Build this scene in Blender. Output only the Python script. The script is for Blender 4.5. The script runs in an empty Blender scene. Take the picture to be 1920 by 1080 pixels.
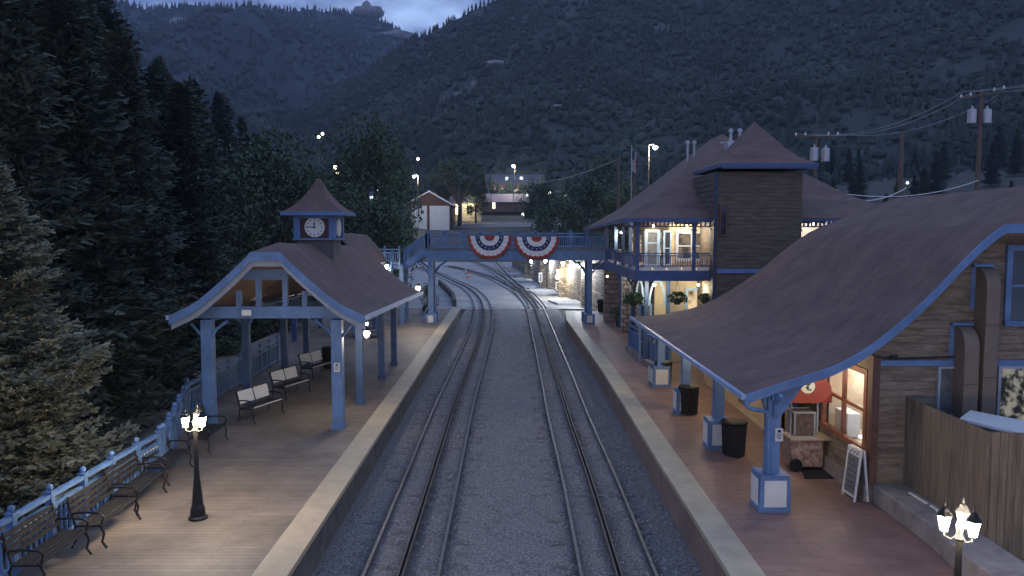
import bpy, math, random
from mathutils import Vector, noise
import numpy as np
sc = bpy.context.scene
COL = sc.collection
R = math.radians
PI = math.pi
# ------------------------------------------------------------------ camera
FPX, HC = 1450.0, 5.88
TH = math.atan(110.0/FPX)
cd = bpy.data.cameras.new('camera'); cam = bpy.data.objects.new('camera', cd); COL.objects.link(cam)
cam.location = (0, 0, HC); cam.rotation_euler = (R(90)-TH, 0, 0)
cd.sensor_width = 36; cd.lens = FPX/1920*36; cd.clip_start = .1; cd.clip_end = 6000
sc.camera = cam
# ------------------------------------------------------------------ dusk sky
w = bpy.data.worlds.new("World"); sc.world = w; w.use_nodes = True
nt = w.node_tree; N = nt.nodes; N.clear()
out = N.new('ShaderNodeOutputWorld'); bg = N.new('ShaderNodeBackground')
sky = N.new('ShaderNodeTexSky'); sky.sky_type = 'NISHITA'; sky.sun_disc = False
SUN_EL, SUN_AZ = R(3.0), R(200)
sky.sun_elevation = SUN_EL; sky.sun_rotation = SUN_AZ; sky.ozone_density = 3
tc = N.new('ShaderNodeTexCoord'); mp = N.new('ShaderNodeMapping'); mp.inputs['Scale'].default_value = (1, 1, 2.6)
nz = N.new('ShaderNodeTexNoise'); nz.inputs['Scale'].default_value = 8.0; nz.inputs['Detail'].default_value = 7; nz.inputs['Roughness'].default_value = .55
rp = N.new('ShaderNodeValToRGB'); rp.color_ramp.elements[0].position = .38; rp.color_ramp.elements[0].color = (.42, .47, .62, 1)
rp.color_ramp.elements[1].position = .66; rp.color_ramp.elements[1].color = (1.54, 1.58, 1.58, 1)
tint = N.new('ShaderNodeMix'); tint.data_type = 'RGBA'; tint.blend_type = 'MIX'; tint.inputs['Factor'].default_value = .72
tint.inputs[7].default_value = (2.15, 2.75, 4.5, 1)
ml = N.new('ShaderNodeMix'); ml.data_type = 'RGBA'; ml.blend_type = 'MULTIPLY'; ml.inputs['Factor'].default_value = 1
nt.links.new(tc.outputs['Generated'], mp.inputs['Vector']); nt.links.new(mp.outputs[0], nz.inputs['Vector'])
nt.links.new(nz.outputs['Fac'], rp.inputs['Fac']); nt.links.new(sky.outputs[0], tint.inputs[6])
nt.links.new(tint.outputs[2], ml.inputs[6]); nt.links.new(rp.outputs[0], ml.inputs[7])
nt.links.new(ml.outputs[2], bg.inputs['Color']); bg.inputs['Strength'].default_value = .135
nt.links.new(bg.outputs[0], out.inputs['Surface'])
sd = bpy.data.lights.new('sun', 'SUN'); so = bpy.data.objects.new('sun', sd); COL.objects.link(so)
sd.energy = .06; sd.angle = R(30); sd.color = (.75, .83, 1); so.location = (0, -20, 60)
so.rotation_euler = (R(50), 0, R(160))
sc.view_settings.view_transform = 'Standard'; sc.view_settings.look = 'None'; sc.view_settings.gamma = 1
sc.view_settings.use_curve_mapping = False; sc.view_settings.exposure = 0.64
sc.render.engine = 'CYCLES'; sc.cycles.use_denoising = True
sc.cycles.max_bounces = 5; sc.cycles.diffuse_bounces = 3; sc.cycles.glossy_bounces = 2; sc.cycles.transmission_bounces = 4
sc.cycles.transparent_max_bounces = 8; sc.cycles.sample_clamp_indirect = 4; sc.cycles.caustics_reflective = False; sc.cycles.caustics_refractive = False

# ------------------------------------------------------------------ photo pixel (1920 wide) -> world
CT, ST = math.cos(TH), math.sin(TH)
def ray(px, py):
    a = (px-960.5)/FPX; b = (540-py)/FPX
    return Vector((a, CT+b*ST, -ST+b*CT))
def at_z(px, py, z=0.0):
    d = ray(px, py); t = (z-HC)/d.z
    return Vector((d.x*t, d.y*t, z))
def at_y(px, py, Y):
    d = ray(px, py); t = Y/d.y
    return Vector((d.x*t, Y, HC+d.z*t))
def at_x(px, py, X):
    d = ray(px, py); t = X/d.x
    return Vector((X, d.y*t, HC+d.z*t))

# ------------------------------------------------------------------ materials
MATS = {}
def mat(name, col, rough=.8, var=.25, scale=3.0, bump=0.0, bscale=40, metal=0, spec=None, col2=None, stretch=(1, 1, 1), detail=5):
    if name in MATS: return MATS[name]
    m = bpy.data.materials.new(name); m.use_nodes = True; t = m.node_tree; n = t.nodes; L = t.links
    b = n['Principled BSDF']; b.inputs['Roughness'].default_value = rough; b.inputs['Metallic'].default_value = metal
    if spec is not None: b.inputs['Specular IOR Level'].default_value = spec
    co = n.new('ShaderNodeTexCoord'); ma = n.new('ShaderNodeMapping'); ma.inputs['Scale'].default_value = stretch
    L.new(co.outputs['Object'], ma.inputs['Vector'])
    no = n.new('ShaderNodeTexNoise'); no.inputs['Scale'].default_value = scale; no.inputs['Detail'].default_value = detail; no.inputs['Roughness'].default_value = .65
    L.new(ma.outputs[0], no.inputs['Vector'])
    cr = n.new('ShaderNodeValToRGB'); c2 = col2 or tuple(min(1, c*(1+var)) for c in col); c1 = tuple(c*(1-var) for c in col)
    cr.color_ramp.elements[0].position = .3; cr.color_ramp.elements[0].color = (*c1, 1)
    cr.color_ramp.elements[1].position = .7; cr.color_ramp.elements[1].color = (*c2, 1)
    L.new(no.outputs['Fac'], cr.inputs['Fac']); L.new(cr.outputs[0], b.inputs['Base Color'])
    if bump:
        bn = n.new('ShaderNodeTexNoise'); bn.inputs['Scale'].default_value = bscale; bn.inputs['Detail'].default_value = 4
        L.new(ma.outputs[0], bn.inputs['Vector'])
        bu = n.new('ShaderNodeBump'); bu.inputs['Strength'].default_value = bump; bu.inputs['Distance'].default_value = .05
        L.new(bn.outputs['Fac'], bu.inputs['Height']); L.new(bu.outputs[0], b.inputs['Normal'])
    MATS[name] = m
    return m
def brickmat(name, c1, c2, mortar, bw, bh, rot=(0, 0, 0), rough=.85, bump=.4, msize=.02, offset=.5, var=.35, vs=1.2, bias=0, weave=None):
    """courses of bricks, planks or shingles in object space; bw along, bh across"""
    m = bpy.data.materials.new(name); m.use_nodes = True; t = m.node_tree; n = t.nodes; L = t.links
    b = n['Principled BSDF']; b.inputs['Roughness'].default_value = rough
    co = n.new('ShaderNodeTexCoord'); ma = n.new('ShaderNodeMapping'); ma.inputs['Rotation'].default_value = rot
    L.new(co.outputs['Object'], ma.inputs['Vector'])
    br = n.new('ShaderNodeTexBrick'); br.offset = offset
    br.inputs['Color1'].default_value = (*c1, 1); br.inputs['Color2'].default_value = (*c2, 1); br.inputs['Mortar'].default_value = (*mortar, 1)
    br.inputs['Scale'].default_value = 1; br.inputs['Brick Width'].default_value = bw; br.inputs['Row Height'].default_value = bh
    br.inputs['Mortar Size'].default_value = msize; br.inputs['Mortar Smooth'].default_value = .3; br.inputs['Bias'].default_value = bias
    L.new(ma.outputs[0], br.inputs['Vector'])
    no = n.new('ShaderNodeTexNoise'); no.inputs['Scale'].default_value = vs; no.inputs['Detail'].default_value = 6; no.inputs['Roughness'].default_value = .7
    L.new(co.outputs['Object'], no.inputs['Vector'])
    cr = n.new('ShaderNodeValToRGB'); cr.color_ramp.elements[0].position = .3; cr.color_ramp.elements[0].color = (1-var, 1-var, 1-var, 1)
    cr.color_ramp.elements[1].position = .7; cr.color_ramp.elements[1].color = (1+var, 1+var, 1+var, 1)
    L.new(no.outputs['Fac'], cr.inputs['Fac'])
    mx = n.new('ShaderNodeMix'); mx.data_type = 'RGBA'; mx.blend_type = 'MULTIPLY'; mx.inputs['Factor'].default_value = 1
    L.new(br.outputs['Color'], mx.inputs[6]); L.new(cr.outputs[0], mx.inputs[7]); L.new(mx.outputs[2], b.inputs['Base Color'])
    fine = n.new('ShaderNodeTexNoise'); fine.inputs['Scale'].default_value = 30; L.new(co.outputs['Object'], fine.inputs['Vector'])
    ad = n.new('ShaderNodeMath'); ad.operation = 'MULTIPLY_ADD'; ad.inputs[1].default_value = .35
    L.new(fine.outputs['Fac'], ad.inputs[0])
    inv = n.new('ShaderNodeMath'); inv.operation = 'SUBTRACT'; inv.inputs[0].default_value = 1; L.new(br.outputs['Fac'], inv.inputs[1])
    L.new(inv.outputs[0], ad.inputs[2])
    bu = n.new('ShaderNodeBump'); bu.inputs['Strength'].default_value = bump; bu.inputs['Distance'].default_value = .03
    L.new(ad.outputs[0], bu.inputs['Height']); L.new(bu.outputs[0], b.inputs['Normal'])
    return m
def emit(name, col, s):
    if name in MATS: return MATS[name]
    m = bpy.data.materials.new(name); m.use_nodes = True; b = m.node_tree.nodes['Principled BSDF']
    b.inputs['Base Color'].default_value = (*[min(1, c*.8) for c in col], 1); b.inputs['Emission Color'].default_value = (*col, 1); b.inputs['Emission Strength'].default_value = s
    MATS[name] = m; return m
def litroom(name, base, warm, s, scale=2.2):
    """a lit room seen through its window: bright and dark furniture shapes"""
    m = bpy.data.materials.new(name); m.use_nodes = True; t = m.node_tree; n = t.nodes; L = t.links
    b = n['Principled BSDF']; b.inputs['Roughness'].default_value = .08
    co = n.new('ShaderNodeTexCoord'); vo = n.new('ShaderNodeTexNoise'); vo.inputs['Scale'].default_value = scale; vo.inputs['Detail'].default_value = 3
    L.new(co.outputs['Object'], vo.inputs['Vector'])
    cr = n.new('ShaderNodeValToRGB'); cr.color_ramp.interpolation = 'EASE'
    sp = n.new('ShaderNodeSeparateColor'); L.new(vo.outputs['Color'], sp.inputs[0])
    cr.color_ramp.elements[0].position = .38; cr.color_ramp.elements[0].color = (*base, 1); cr.color_ramp.elements[1].position = .6; cr.color_ramp.elements[1].color = (*warm, 1)
    L.new(sp.outputs[0], cr.inputs['Fac']); L.new(cr.outputs[0], b.inputs['Emission Color']); b.inputs['Emission Strength'].default_value = s
    b.inputs['Base Color'].default_value = (.02, .02, .025, 1)
    return m
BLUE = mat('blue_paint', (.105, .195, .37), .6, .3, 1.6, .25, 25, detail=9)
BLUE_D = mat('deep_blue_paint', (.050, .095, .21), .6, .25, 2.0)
WHITE = mat('white_paint', (.72, .72, .70), .55, .08, 4)
PANEL = mat('white_panel', (.66, .66, .64), .6, .08, 3)
LAMPK = mat('grey_lamp_frame', (.04, .04, .038), .5, .2, 5)
IRON = mat('black_iron', (.014, .014, .015), .55, .3, 8, .1, 80, metal=.3)
SLATW = mat('bench_slat_dark', (.019, .016, .014), .6, .4, 12, stretch=(1, .2, 1))
DECK = brickmat('deck_planks', (.225, .182, .145), (.185, .15, .12), (.12, .10, .085), 3.6, .14, msize=.008, var=.42, vs=.55, bump=.5, rough=.6)
BRICKP = brickmat('platform_brick', (.25, .15, .125), (.20, .122, .105), (.15, .11, .10), .6, .3, msize=.012, var=.3, vs=.7, rough=.55)
STRIP = mat('tactile_strip', (.45, .375, .265), .55, .16, 1.6, .25, 60)
SHING = brickmat('roof_shingles', (.160, .100, .082), (.128, .082, .072), (.095, .062, .055), .34, .16, msize=.006, var=.28, vs=1.1, bump=.35)
BALLAST = mat('ballast', (.21, .20, .20), .95, .62, 16, 1.0, 26, detail=3)
RAILM = mat('rail_steel', (.13, .125, .13), .5, .3, 6, metal=.5)
RAILD = mat('rusty_rail', (.085, .07, .065), .6, .4, 6)
TIE = mat('sleeper_wood', (.13, .115, .11), .9, .4, 5)
CONC = mat('yard_concrete', (.36, .36, .36), .85, .22, .35, .3, 25)
CONC2 = mat('slab_concrete', (.55, .55, .54), .8, .12, 1.5)
STONEC = mat('ledge_concrete', (.25, .22, .21), .9, .3, 2.5, .5, 20)
STONE = brickmat('rubble_stone', (.42, .36, .27), (.20, .17, .14), (.10, .09, .08), .42, .24, rot=(R(90), 0, 0), msize=.03, var=.5, vs=2.5, bump=1.0)
LOG = mat('log_siding', (.20, .158, .118), .75, .5, 5.0, .4, 30, stretch=(.5, .5, 3))
LOGT = mat('tan_siding', (.50, .38, .24), .75, .25, 3.0, .3, 30, stretch=(.5, .5, 3))
TOWERM = mat('tower_siding', (.105, .085, .068), .8, .4, 3.0, .4, 30, stretch=(.5, .5, 3))
SOFF = mat('soffit_boards', (.22, .15, .10), .8, .3, 4, stretch=(4, .5, 1))
REDW = mat('red_window_frame', (.22, .085, .055), .5, .2, 5)
DUCT = mat('brown_duct', (.17, .13, .10), .6, .15, 2.0)
FENCEW = brickmat('plank_fence', (.23, .18, .13), (.15, .12, .09), (.05, .04, .03), 4.0, .14, rot=(0, R(90), 0), msize=.012, var=.35, vs=2.0)
GLASS = mat('dark_glass', (.03, .035, .045), .06, .2, 2, spec=.8)
GLASSG = mat('grey_glass', (.12, .13, .14), .15, .4, 6, spec=.6)
ROOM = litroom('lit_room', (.05, .04, .03), (1.0, .72, .42), .55)
ROOMW = litroom('lit_shop_room', (.03, .03, .03), (.75, .70, .72), .8, 3.5)
LAMPG = emit('lamp_glass', (1, .86, .62), 22)
LAMPP = emit('platform_lamp_glass', (1, .84, .62), 340)
LAMPC = emit('lamp_cool', (.86, .92, 1), 26)
LAMPO = emit('lamp_orange', (1, .55, .18), 14)
GLOWW = emit('house_window_glow', (1, .84, .52), 1.6)
GLOWC = emit('house_window_cool', (.75, .85, 1), 1.1)
BARK = mat('bark', (.09, .07, .055), .95, .4, 8, .6, 20)
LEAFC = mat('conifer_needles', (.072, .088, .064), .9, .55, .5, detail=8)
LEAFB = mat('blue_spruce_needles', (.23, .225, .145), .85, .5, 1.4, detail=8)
LEAFD = mat('broad_leaves', (.080, .108, .058), .85, .45, .8, detail=8)
LEAFF = mat('far_forest', (.028, .040, .034), .9, .75, .018, detail=9)
RED = mat('red_cloth', (.30, .06, .045), .8, .15, 3)
WHITEC = mat('white_cloth', (.68, .68, .70), .85, .1, 3)
NAVY = mat('navy_cloth', (.025, .045, .13), .85, .15, 3)
ORANGE = mat('orange_plastic', (.75, .16, .04), .5, .1, 3)
GALV = mat('galvanised_steel', (.42, .44, .47), .4, .12, 3, metal=.3)
POLEW = mat('pole_wood', (.13, .10, .08), .9, .3, 4, stretch=(3, 3, .4))
BLACKM = mat('black_plastic', (.014, .014, .016), .5, .3, 5)
TAN = mat('tan_wall', (.48, .41, .30), .85, .1, 2)

# ------------------------------------------------------------------ mesh helper
OFF = {}
class MB:
    def __init__(s): s.v = []; s.f = []; s.mi = []
    def add(s, vs, fs, mi=0):
        k = len(s.v); s.v += [tuple(p) for p in vs]; s.f += [tuple(i+k for i in f) for f in fs]; s.mi += [mi]*len(fs); return s
    def box(s, x0, x1, y0, y1, z0, z1, mi=0):
        v = [(x, y, z) for z in (z0, z1) for y in (y0, y1) for x in (x0, x1)]
        return s.add(v, [(0, 2, 3, 1), (4, 5, 7, 6), (0, 1, 5, 4), (2, 6, 7, 3), (0, 4, 6, 2), (1, 3, 7, 5)], mi)
    def bar(s, a, b, wx, wz, mi=0, up=(0, 0, 1)):
        a = Vector(a); b = Vector(b); d = (b-a)
        if d.length < 1e-6: return s
        d.normalize(); u = Vector(up)
        if abs(d.dot(u)) > .98: u = Vector((0, 1, 0))
        sx = d.cross(u).normalized()*wx/2; sz = sx.cross(d).normalized()*wz/2
        v = []
        for p in (a, b): v += [p-sx-sz, p+sx-sz, p+sx+sz, p-sx+sz]
        return s.add(v, [(0, 3, 2, 1), (4, 5, 6, 7), (0, 1, 5, 4), (1, 2, 6, 5), (2, 3, 7, 6), (3, 0, 4, 7)], mi)
    def tube(s, pts, r, n=8, mi=0):
        pts = [Vector(p) for p in pts]; rs = r if isinstance(r, (list, tuple)) else [r]*len(pts); k = len(s.v)
        for i, p in enumerate(pts):
            d = (pts[min(i+1, len(pts)-1)]-pts[max(i-1, 0)]).normalized()
            u = Vector((0, 0, 1)) if abs(d.z) < .95 else Vector((1, 0, 0))
            a = d.cross(u).normalized(); b = a.cross(d)
            for j in range(n):
                t = 2*PI*j/n; s.v.append(tuple(p+(a*math.cos(t)+b*math.sin(t))*rs[i]))
        fs = []
        for i in range(len(pts)-1):
            for j in range(n): fs.append((k+i*n+j, k+i*n+(j+1) % n, k+(i+1)*n+(j+1) % n, k+(i+1)*n+j))
        fs.append(tuple(k+j for j in range(n))[::-1]); e = k+(len(pts)-1)*n; fs.append(tuple(e+j for j in range(n)))
        s.f += fs; s.mi += [mi]*len(fs); return s
    def lathe(s, prof, c=(0, 0, 0), n=16, mi=0, sx=1, sy=1, rot=0):
        k = len(s.v); m = len(prof)
        for (r, z) in prof:
            for j in range(n):
                t = 2*PI*j/n+rot; s.v.append((c[0]+r*sx*math.cos(t), c[1]+r*sy*math.sin(t), c[2]+z))
        fs = [(k+i*n+j, k+i*n+(j+1) % n, k+(i+1)*n+(j+1) % n, k+(i+1)*n+j) for i in range(m-1) for j in range(n)]
        fs.append(tuple(k+j for j in range(n))[::-1]); fs.append(tuple(k+(m-1)*n+j for j in range(n)))
        s.f += fs; s.mi += [mi]*len(fs); return s
    def prism(s, poly, axis, a, b, mi=0):
        """poly of 2D points extruded along axis from a to b"""
        def P(p, t): return (t, p[0], p[1]) if axis == 'x' else (p[0], t, p[1]) if axis == 'y' else (p[0], p[1], t)
        n = len(poly); v = [P(p, a) for p in poly]+[P(p, b) for p in poly]
        f = [tuple(range(n)), tuple(range(2*n-1, n-1, -1))]+[(i, i+n, (i+1) % n+n, (i+1) % n) for i in range(n)]
        return s.add(v, f, mi)
    def build(s, name, m, parent=None, local=False, label=None, smooth=False, bevel=0, origin=None):
        me = bpy.data.meshes.new(name); V = np.array(s.v, dtype=float).reshape(-1, 3)
        if parent is None: off = np.array(origin) if origin is not None else np.array([(V[:, 0].min()+V[:, 0].max())/2, (V[:, 1].min()+V[:, 1].max())/2, V[:, 2].min()])
        else: off = np.zeros(3) if local else np.array(OFF[parent.name])
        me.from_pydata((V-off).tolist(), [], s.f)
        for q in (m if isinstance(m, (list, tuple)) else [m]): me.materials.append(q)
        me.polygons.foreach_set('material_index', s.mi)
        if smooth: me.polygons.foreach_set('use_smooth', [True]*len(me.polygons))
        me.update()
        o = bpy.data.objects.new(name, me); COL.objects.link(o)
        if parent is not None: o.parent = parent; OFF[o.name] = OFF[parent.name]
        else: o.location = off; OFF[o.name] = tuple(off)
        if label: o['label'] = label
        if bevel:
            bm_ = o.modifiers.new('bevel', 'BEVEL'); bm_.width = bevel; bm_.segments = 2; bm_.limit_method = 'ANGLE'
        return o
def tag(o, label, cat, group=None):
    o['label'] = label; o['category'] = cat
    if group: o['group'] = group
    return o
def thing(name, label, cat, loc=(0, 0, 0), rz=0, group=None):
    o = bpy.data.objects.new(name, None); COL.objects.link(o); o.location = loc; o.rotation_euler = (0, 0, rz); o.empty_display_size = .3
    OFF[o.name] = tuple(loc); return tag(o, label, cat, group)
def struct(o, kind='structure'): o['kind'] = kind; return o
def kids(o): return [c for c in COL.objects if c.parent is o]
CH = {}
def copy_tree(o, loc, rz=0, scale=None, label=None, group=None):
    if o.name not in CH: CH[o.name] = [(c, kids(c)) for c in kids(o)]
    r = o.copy(); COL.objects.link(r); r.location = loc; r.rotation_euler = (0, 0, rz)
    if scale is not None: r.scale = scale if hasattr(scale, '__len__') else (scale,)*3
    if label: r['label'] = label
    if group: r['group'] = group
    for c, gs in CH[o.name]:
        d = c.copy(); COL.objects.link(d); d.parent = r
        for g in gs:
            e = g.copy(); COL.objects.link(e); e.parent = d
    return r
def plight(loc, power, col=(1, .82, .58), r=.06, name='lamp_light', parent=None):
    l = bpy.data.lights.new(name, 'POINT'); l.energy = power; l.color = col; l.shadow_soft_size = r
    o = bpy.data.objects.new(name, l); COL.objects.link(o); o.location = loc; return o
def catmull(P, n=8):
    P = [Vector(p) for p in P]; Q = [P[0]*2-P[1]]+P+[P[-1]*2-P[-2]]; outp = []
    for i in range(1, len(Q)-2):
        for j in range(n):
            t = j/n; a, b, c, d = Q[i-1], Q[i], Q[i+1], Q[i+2]
            outp.append(.5*((2*b)+(c-a)*t+(2*a-5*b+4*c-d)*t*t+(3*b-a-3*c+d)*t**3))
    outp.append(P[-1]); return outp
def sstep(a, b, x):
    t = max(0, min(1, (x-a)/(b-a))); return t*t*(3-2*t)
# ------------------------------------------------------------------ terrain
def lerp_tab(T, x):
    if x <= T[0][0]: return T[0][1]
    for (a, b), (c, d) in zip(T, T[1:]):
        if x <= c: return b+(d-b)*(x-a)/(c-a)
    return T[-1][1]
def ground_z(x, y):
    z = -.90
    z += sstep(158, 186, y)*6.2+max(0, y-186)*.10
    if x < -10.6:
        d = -10.6-x
        z += -.9*sstep(0, 4, d)*(1-sstep(60, 120, y))+max(0, d-9)*.16
    if x > 9:
        z += max(0, x-19)*.12*sstep(20, 50, y)
    z += .25*noise.noise(Vector((x*.07, y*.07, 0)))*sstep(11, 20, abs(x))
    return z
def grid(xs, ys, fz):
    v = [(x, y, fz(x, y)) for y in ys for x in xs]; n = len(xs)
    f = [(j*n+i, j*n+i+1, (j+1)*n+i+1, (j+1)*n+i) for j in range(len(ys)-1) for i in range(n-1)]
    return v, f
xs = [-220+8*i for i in range(24)]+[-28+2*i for i in range(29)]+[34+8*i for i in range(24)]
ys = [-12+6*i for i in range(28)]+[156+3*i for i in range(12)]+[192+8*i for i in range(14)]
gm = MB(); v, f = grid(xs, ys, ground_z); gm.add(v, f)
SOIL = mat('dark_soil', (.06, .06, .05), .95, .5, .4, .6, 5, detail=8)
g = struct(gm.build('ground', SOIL, smooth=True, origin=(0, 0, 0)))
# ballast bed between the platforms
bm1 = MB(); v, f = grid([-3.9+.1*i for i in range(79)], [4+.25*i for i in range(250)], lambda x, y: -.826+.03*noise.noise(Vector((x*1.5, y*1.5, 3)))+.012*noise.noise(Vector((x*7, y*7, 1))))
bm1.add(v, f); bal = struct(bm1.build('ballast_bed', BALLAST, smooth=True, origin=(0, 0, 0)))
# pavement of the yard beyond the footbridge
ypx = at_z(960, 577, -.73).y
ym = MB(); ym.add([(-16, ypx, -.83), (9.5, ypx, -.83), (9.5, 160, -.83), (-40, 160, -.83), (-40, ypx+12, -.83)], [(0, 1, 2, 3, 4)])
struct(ym.build('yard_pavement', CONC, origin=(0, 0, 0)))
cm = MB(); cm.box(-4.3, 4.6, ypx-.18, ypx+.02, -.86, -.79); struct(cm.build('yard_kerb', CONC2, origin=(0, 0, 0)))

# mountains ------------------------------------------------------------------
def px_az(px): return math.atan((px-960.5)/FPX)
def el_of(px, py):
    d = ray(px, py); return d.z/math.hypot(d.x, d.y)      # tan of elevation
LS = [(-900, -160), (0, -110), (200, -20), (256, 2), (300, 14), (330, 12), (360, 5), (395, 7), (450, 10), (470, 2), (490, 4), (520, 12), (560, 15), (600, 12), (640, 16), (680, 20), (700, 22), (720, 32), (750, 50), (785, 68), (830, 90), (900, 110), (1100, 150), (2900, 200)]
RS = [(-900, 420), (300, 330), (500, 270), (640, 175), (720, 110), (780, 70), (800, 62), (830, 46), (870, 26), (900, 12), (935, 2), (1000, -30), (1150, -95), (1300, -150), (1600, -230), (1950, -280), (2900, -300)]
TREES_FAR = []
def mountain(name, S, r0, r1, z0, amp, seed, m, ncol=260, nrow=80):
    mbm = MB(); V = []; pxs = [-900+3800*i/(ncol-1) for i in range(ncol)]
    for j in range(nrow+6):
        t = j/nrow
        for px in pxs:
            az = px_az(px); top = el_of(px, lerp_tab(S, px)+(9 if S is LS else 4))*r1*1.0/1
            ht = HC+top
            if j <= nrow:
                r = r0+(r1-r0)*t; h = z0+(ht-z0)*(t**1.12)
            else:
                r = r1+(j-nrow)*r1*.06; h = ht-(j-nrow)*r1*.05
            x, y = r*math.sin(az), r*math.cos(az)
            e = 4*t*(1-t) if t < 1 else 0
            gul = noise.fractal(Vector((x*.006+seed, y*.0035, seed)), 1.0, 2.1, 5)
            h += e*amp*gul+min(1, t*4)*(amp*.06)*noise.noise(Vector((x*.03, y*.03, seed)))
            V.append((x, y, h))
    n = ncol; F = [(j*n+i, j*n+i+1, (j+1)*n+i+1, (j+1)*n+i) for j in range(nrow+5) for i in range(n-1)]
    mbm.add(V, F); o = struct(mbm.build(name, m, smooth=True, origin=(0, 0, 0)))
    return V, n, nrow
def rockmat(name, soil, rock, lo, hi):
    m = mat(name, soil, .95, .5, .05, .8, .6, detail=10)
    t = m.node_tree; n = t.nodes; L = t.links; b = n['Principled BSDF']; src = b.inputs['Base Color'].links[0].from_socket
    co = n.new('ShaderNodeTexCoord'); no = n.new('ShaderNodeTexNoise'); no.inputs['Scale'].default_value = .02; no.inputs['Detail'].default_value = 9; no.inputs['Roughness'].default_value = .72
    L.new(co.outputs['Object'], no.inputs['Vector']); cr = n.new('ShaderNodeValToRGB'); cr.color_ramp.elements[0].position = lo; cr.color_ramp.elements[1].position = hi
    L.new(no.outputs['Fac'], cr.inputs['Fac']); mx = n.new('ShaderNodeMix'); mx.data_type = 'RGBA'; mx.inputs[7].default_value = (*rock, 1)
    L.new(cr.outputs[0], mx.inputs['Factor']); L.new(src, mx.inputs[6]); L.new(mx.outputs[2], b.inputs['Base Color']); return m
ML = rockmat('far_mountain_soil', (.026, .036, .044), (.10, .10, .115), .58, .67)
MR = rockmat('near_mountain_soil', (.032, .042, .040), (.12, .12, .122), .585, .66)
VL, nL, rL = mountain('mountain_ridge', LS, 420, 1250, 30, 55, 3.1, ML)
VR, nR, rR = mountain('hillside', RS, 235, 640, 11, 26, 8.7, MR)
rng = random.Random(5)
def cone_tree(mbm, p, h, r, rg):
    k = len(mbm.v); n = 6; a0 = rg.random()*6
    for (z0, z1, rr) in ((.08, .65, 1), (.4, 1.0, .68)):
        k = len(mbm.v)
        for j in range(n):
            t = a0+2*PI*j/n; q = r*rr*rg.uniform(.6, 1.15); mbm.v.append((p[0]+q*math.cos(t), p[1]+q*math.sin(t), p[2]+h*(z0+rg.uniform(-.05, .08))))
        mbm.v.append((p[0], p[1], p[2]+h*z1)); mbm.f += [(k+j, k+(j+1) % n, k+n) for j in range(n)]; mbm.mi += [0]*n
def round_tree(mbm, p, h, r, rg):
    n = 7; k = len(mbm.v)
    for (zz, rr) in ((.12, .55), (.4, 1), (.75, .8)):
        for j in range(n):
            t = 2*PI*j/n; q = r*rr*rg.uniform(.7, 1.2); mbm.v.append((p[0]+q*math.cos(t), p[1]+q*math.sin(t), p[2]+h*(zz+rg.uniform(-.07, .07))))
    mbm.v.append((p[0], p[1], p[2]+h)); 
    for i in range(2): mbm.f += [(k+i*n+j, k+i*n+(j+1) % n, k+(i+1)*n+(j+1) % n, k+(i+1)*n+j) for j in range(n)]
    mbm.f += [(k+2*n+j, k+2*n+(j+1) % n, k+3*n) for j in range(n)]; mbm.mi += [0]*(3*n)
def scatter(V, n, nrow, count, hmin, hmax, seed, pw, dens):
    mbm = MB(); rg = random.Random(seed); made = 0; tries = 0
    while made < count and tries < count*8:
        tries += 1
        j = (rg.random()**pw)*nrow*1.0; i = rg.random()*(n-1); j0 = min(int(j), nrow-1); i0 = int(i); fj, fi = j-j0, i-i0
        a = Vector(V[j0*n+i0]).lerp(Vector(V[j0*n+min(i0+1, n-1)]), fi); b = Vector(V[(j0+1)*n+i0]).lerp(Vector(V[(j0+1)*n+min(i0+1, n-1)]), fi); p = a.lerp(b, fj)
        if abs(p.x) > p.y*.85: continue
        if noise.fractal(Vector((p.x*.012, p.y*.012, seed)), 1, 2, 4)*1.6+rg.uniform(-.3, .3) < dens: continue
        h = rg.uniform(hmin, hmax)
        if rg.random() < .38+.4*noise.noise(Vector((p.x*.01, p.y*.01, 7))): cone_tree(mbm, (p.x, p.y, p.z-.8), h, h*rg.uniform(.2, .3), rg)
        else: round_tree(mbm, (p.x, p.y, p.z-1.0), h*.6, h*rg.uniform(.26, .4), rg)
        made += 1
    # ridge line trees
    for _ in range(int(count*.06)):
        i0 = rg.randrange(n-1); p = Vector(V[nrow*n+i0]).lerp(Vector(V[nrow*n+i0+1]), rg.random())
        if abs(p.x) > p.y*.85: continue
        h = rg.uniform(hmin, hmax); cone_tree(mbm, (p.x, p.y, p.z-1), h, h*.2, rg)
    return mbm
FL = scatter(VL, nL, rL, 17000, 7, 13, 2, .9, -.75); o = FL.build('far_forest', LEAFF, origin=(0, 0, 0)); struct(o, 'stuff')
FR = scatter(VR, nR, rR, 24000, 3.0, 8.0, 4, .75, -.55); o = FR.build('hillside_forest', LEAFF, origin=(0, 0, 0)); struct(o, 'stuff')
o['label'] = 'scrub and conifers covering the near mountain slope'
ROCKM = mat('rock_outcrop', (.22, .21, .22), .95, .4, .15, .8, .8)
def blob(mbm, c, r, sz, rg, sub=2):
    import bmesh
    b = bmesh.new(); bmesh.ops.create_icosphere(b, subdivisions=sub, radius=1)
    vs = [];
    for q in b.verts:
        d = 1+.35*noise.noise(q.co*1.7+Vector((rg, rg*2, 0)))+.15*noise.noise(q.co*5+Vector((rg, 0, 0)))
        vs.append((c[0]+q.co.x*r*d, c[1]+q.co.y*r*d, c[2]+q.co.z*sz*d))
    mbm.add(vs, [tuple(x.index for x in fc.verts) for fc in b.faces]); b.free()
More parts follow.
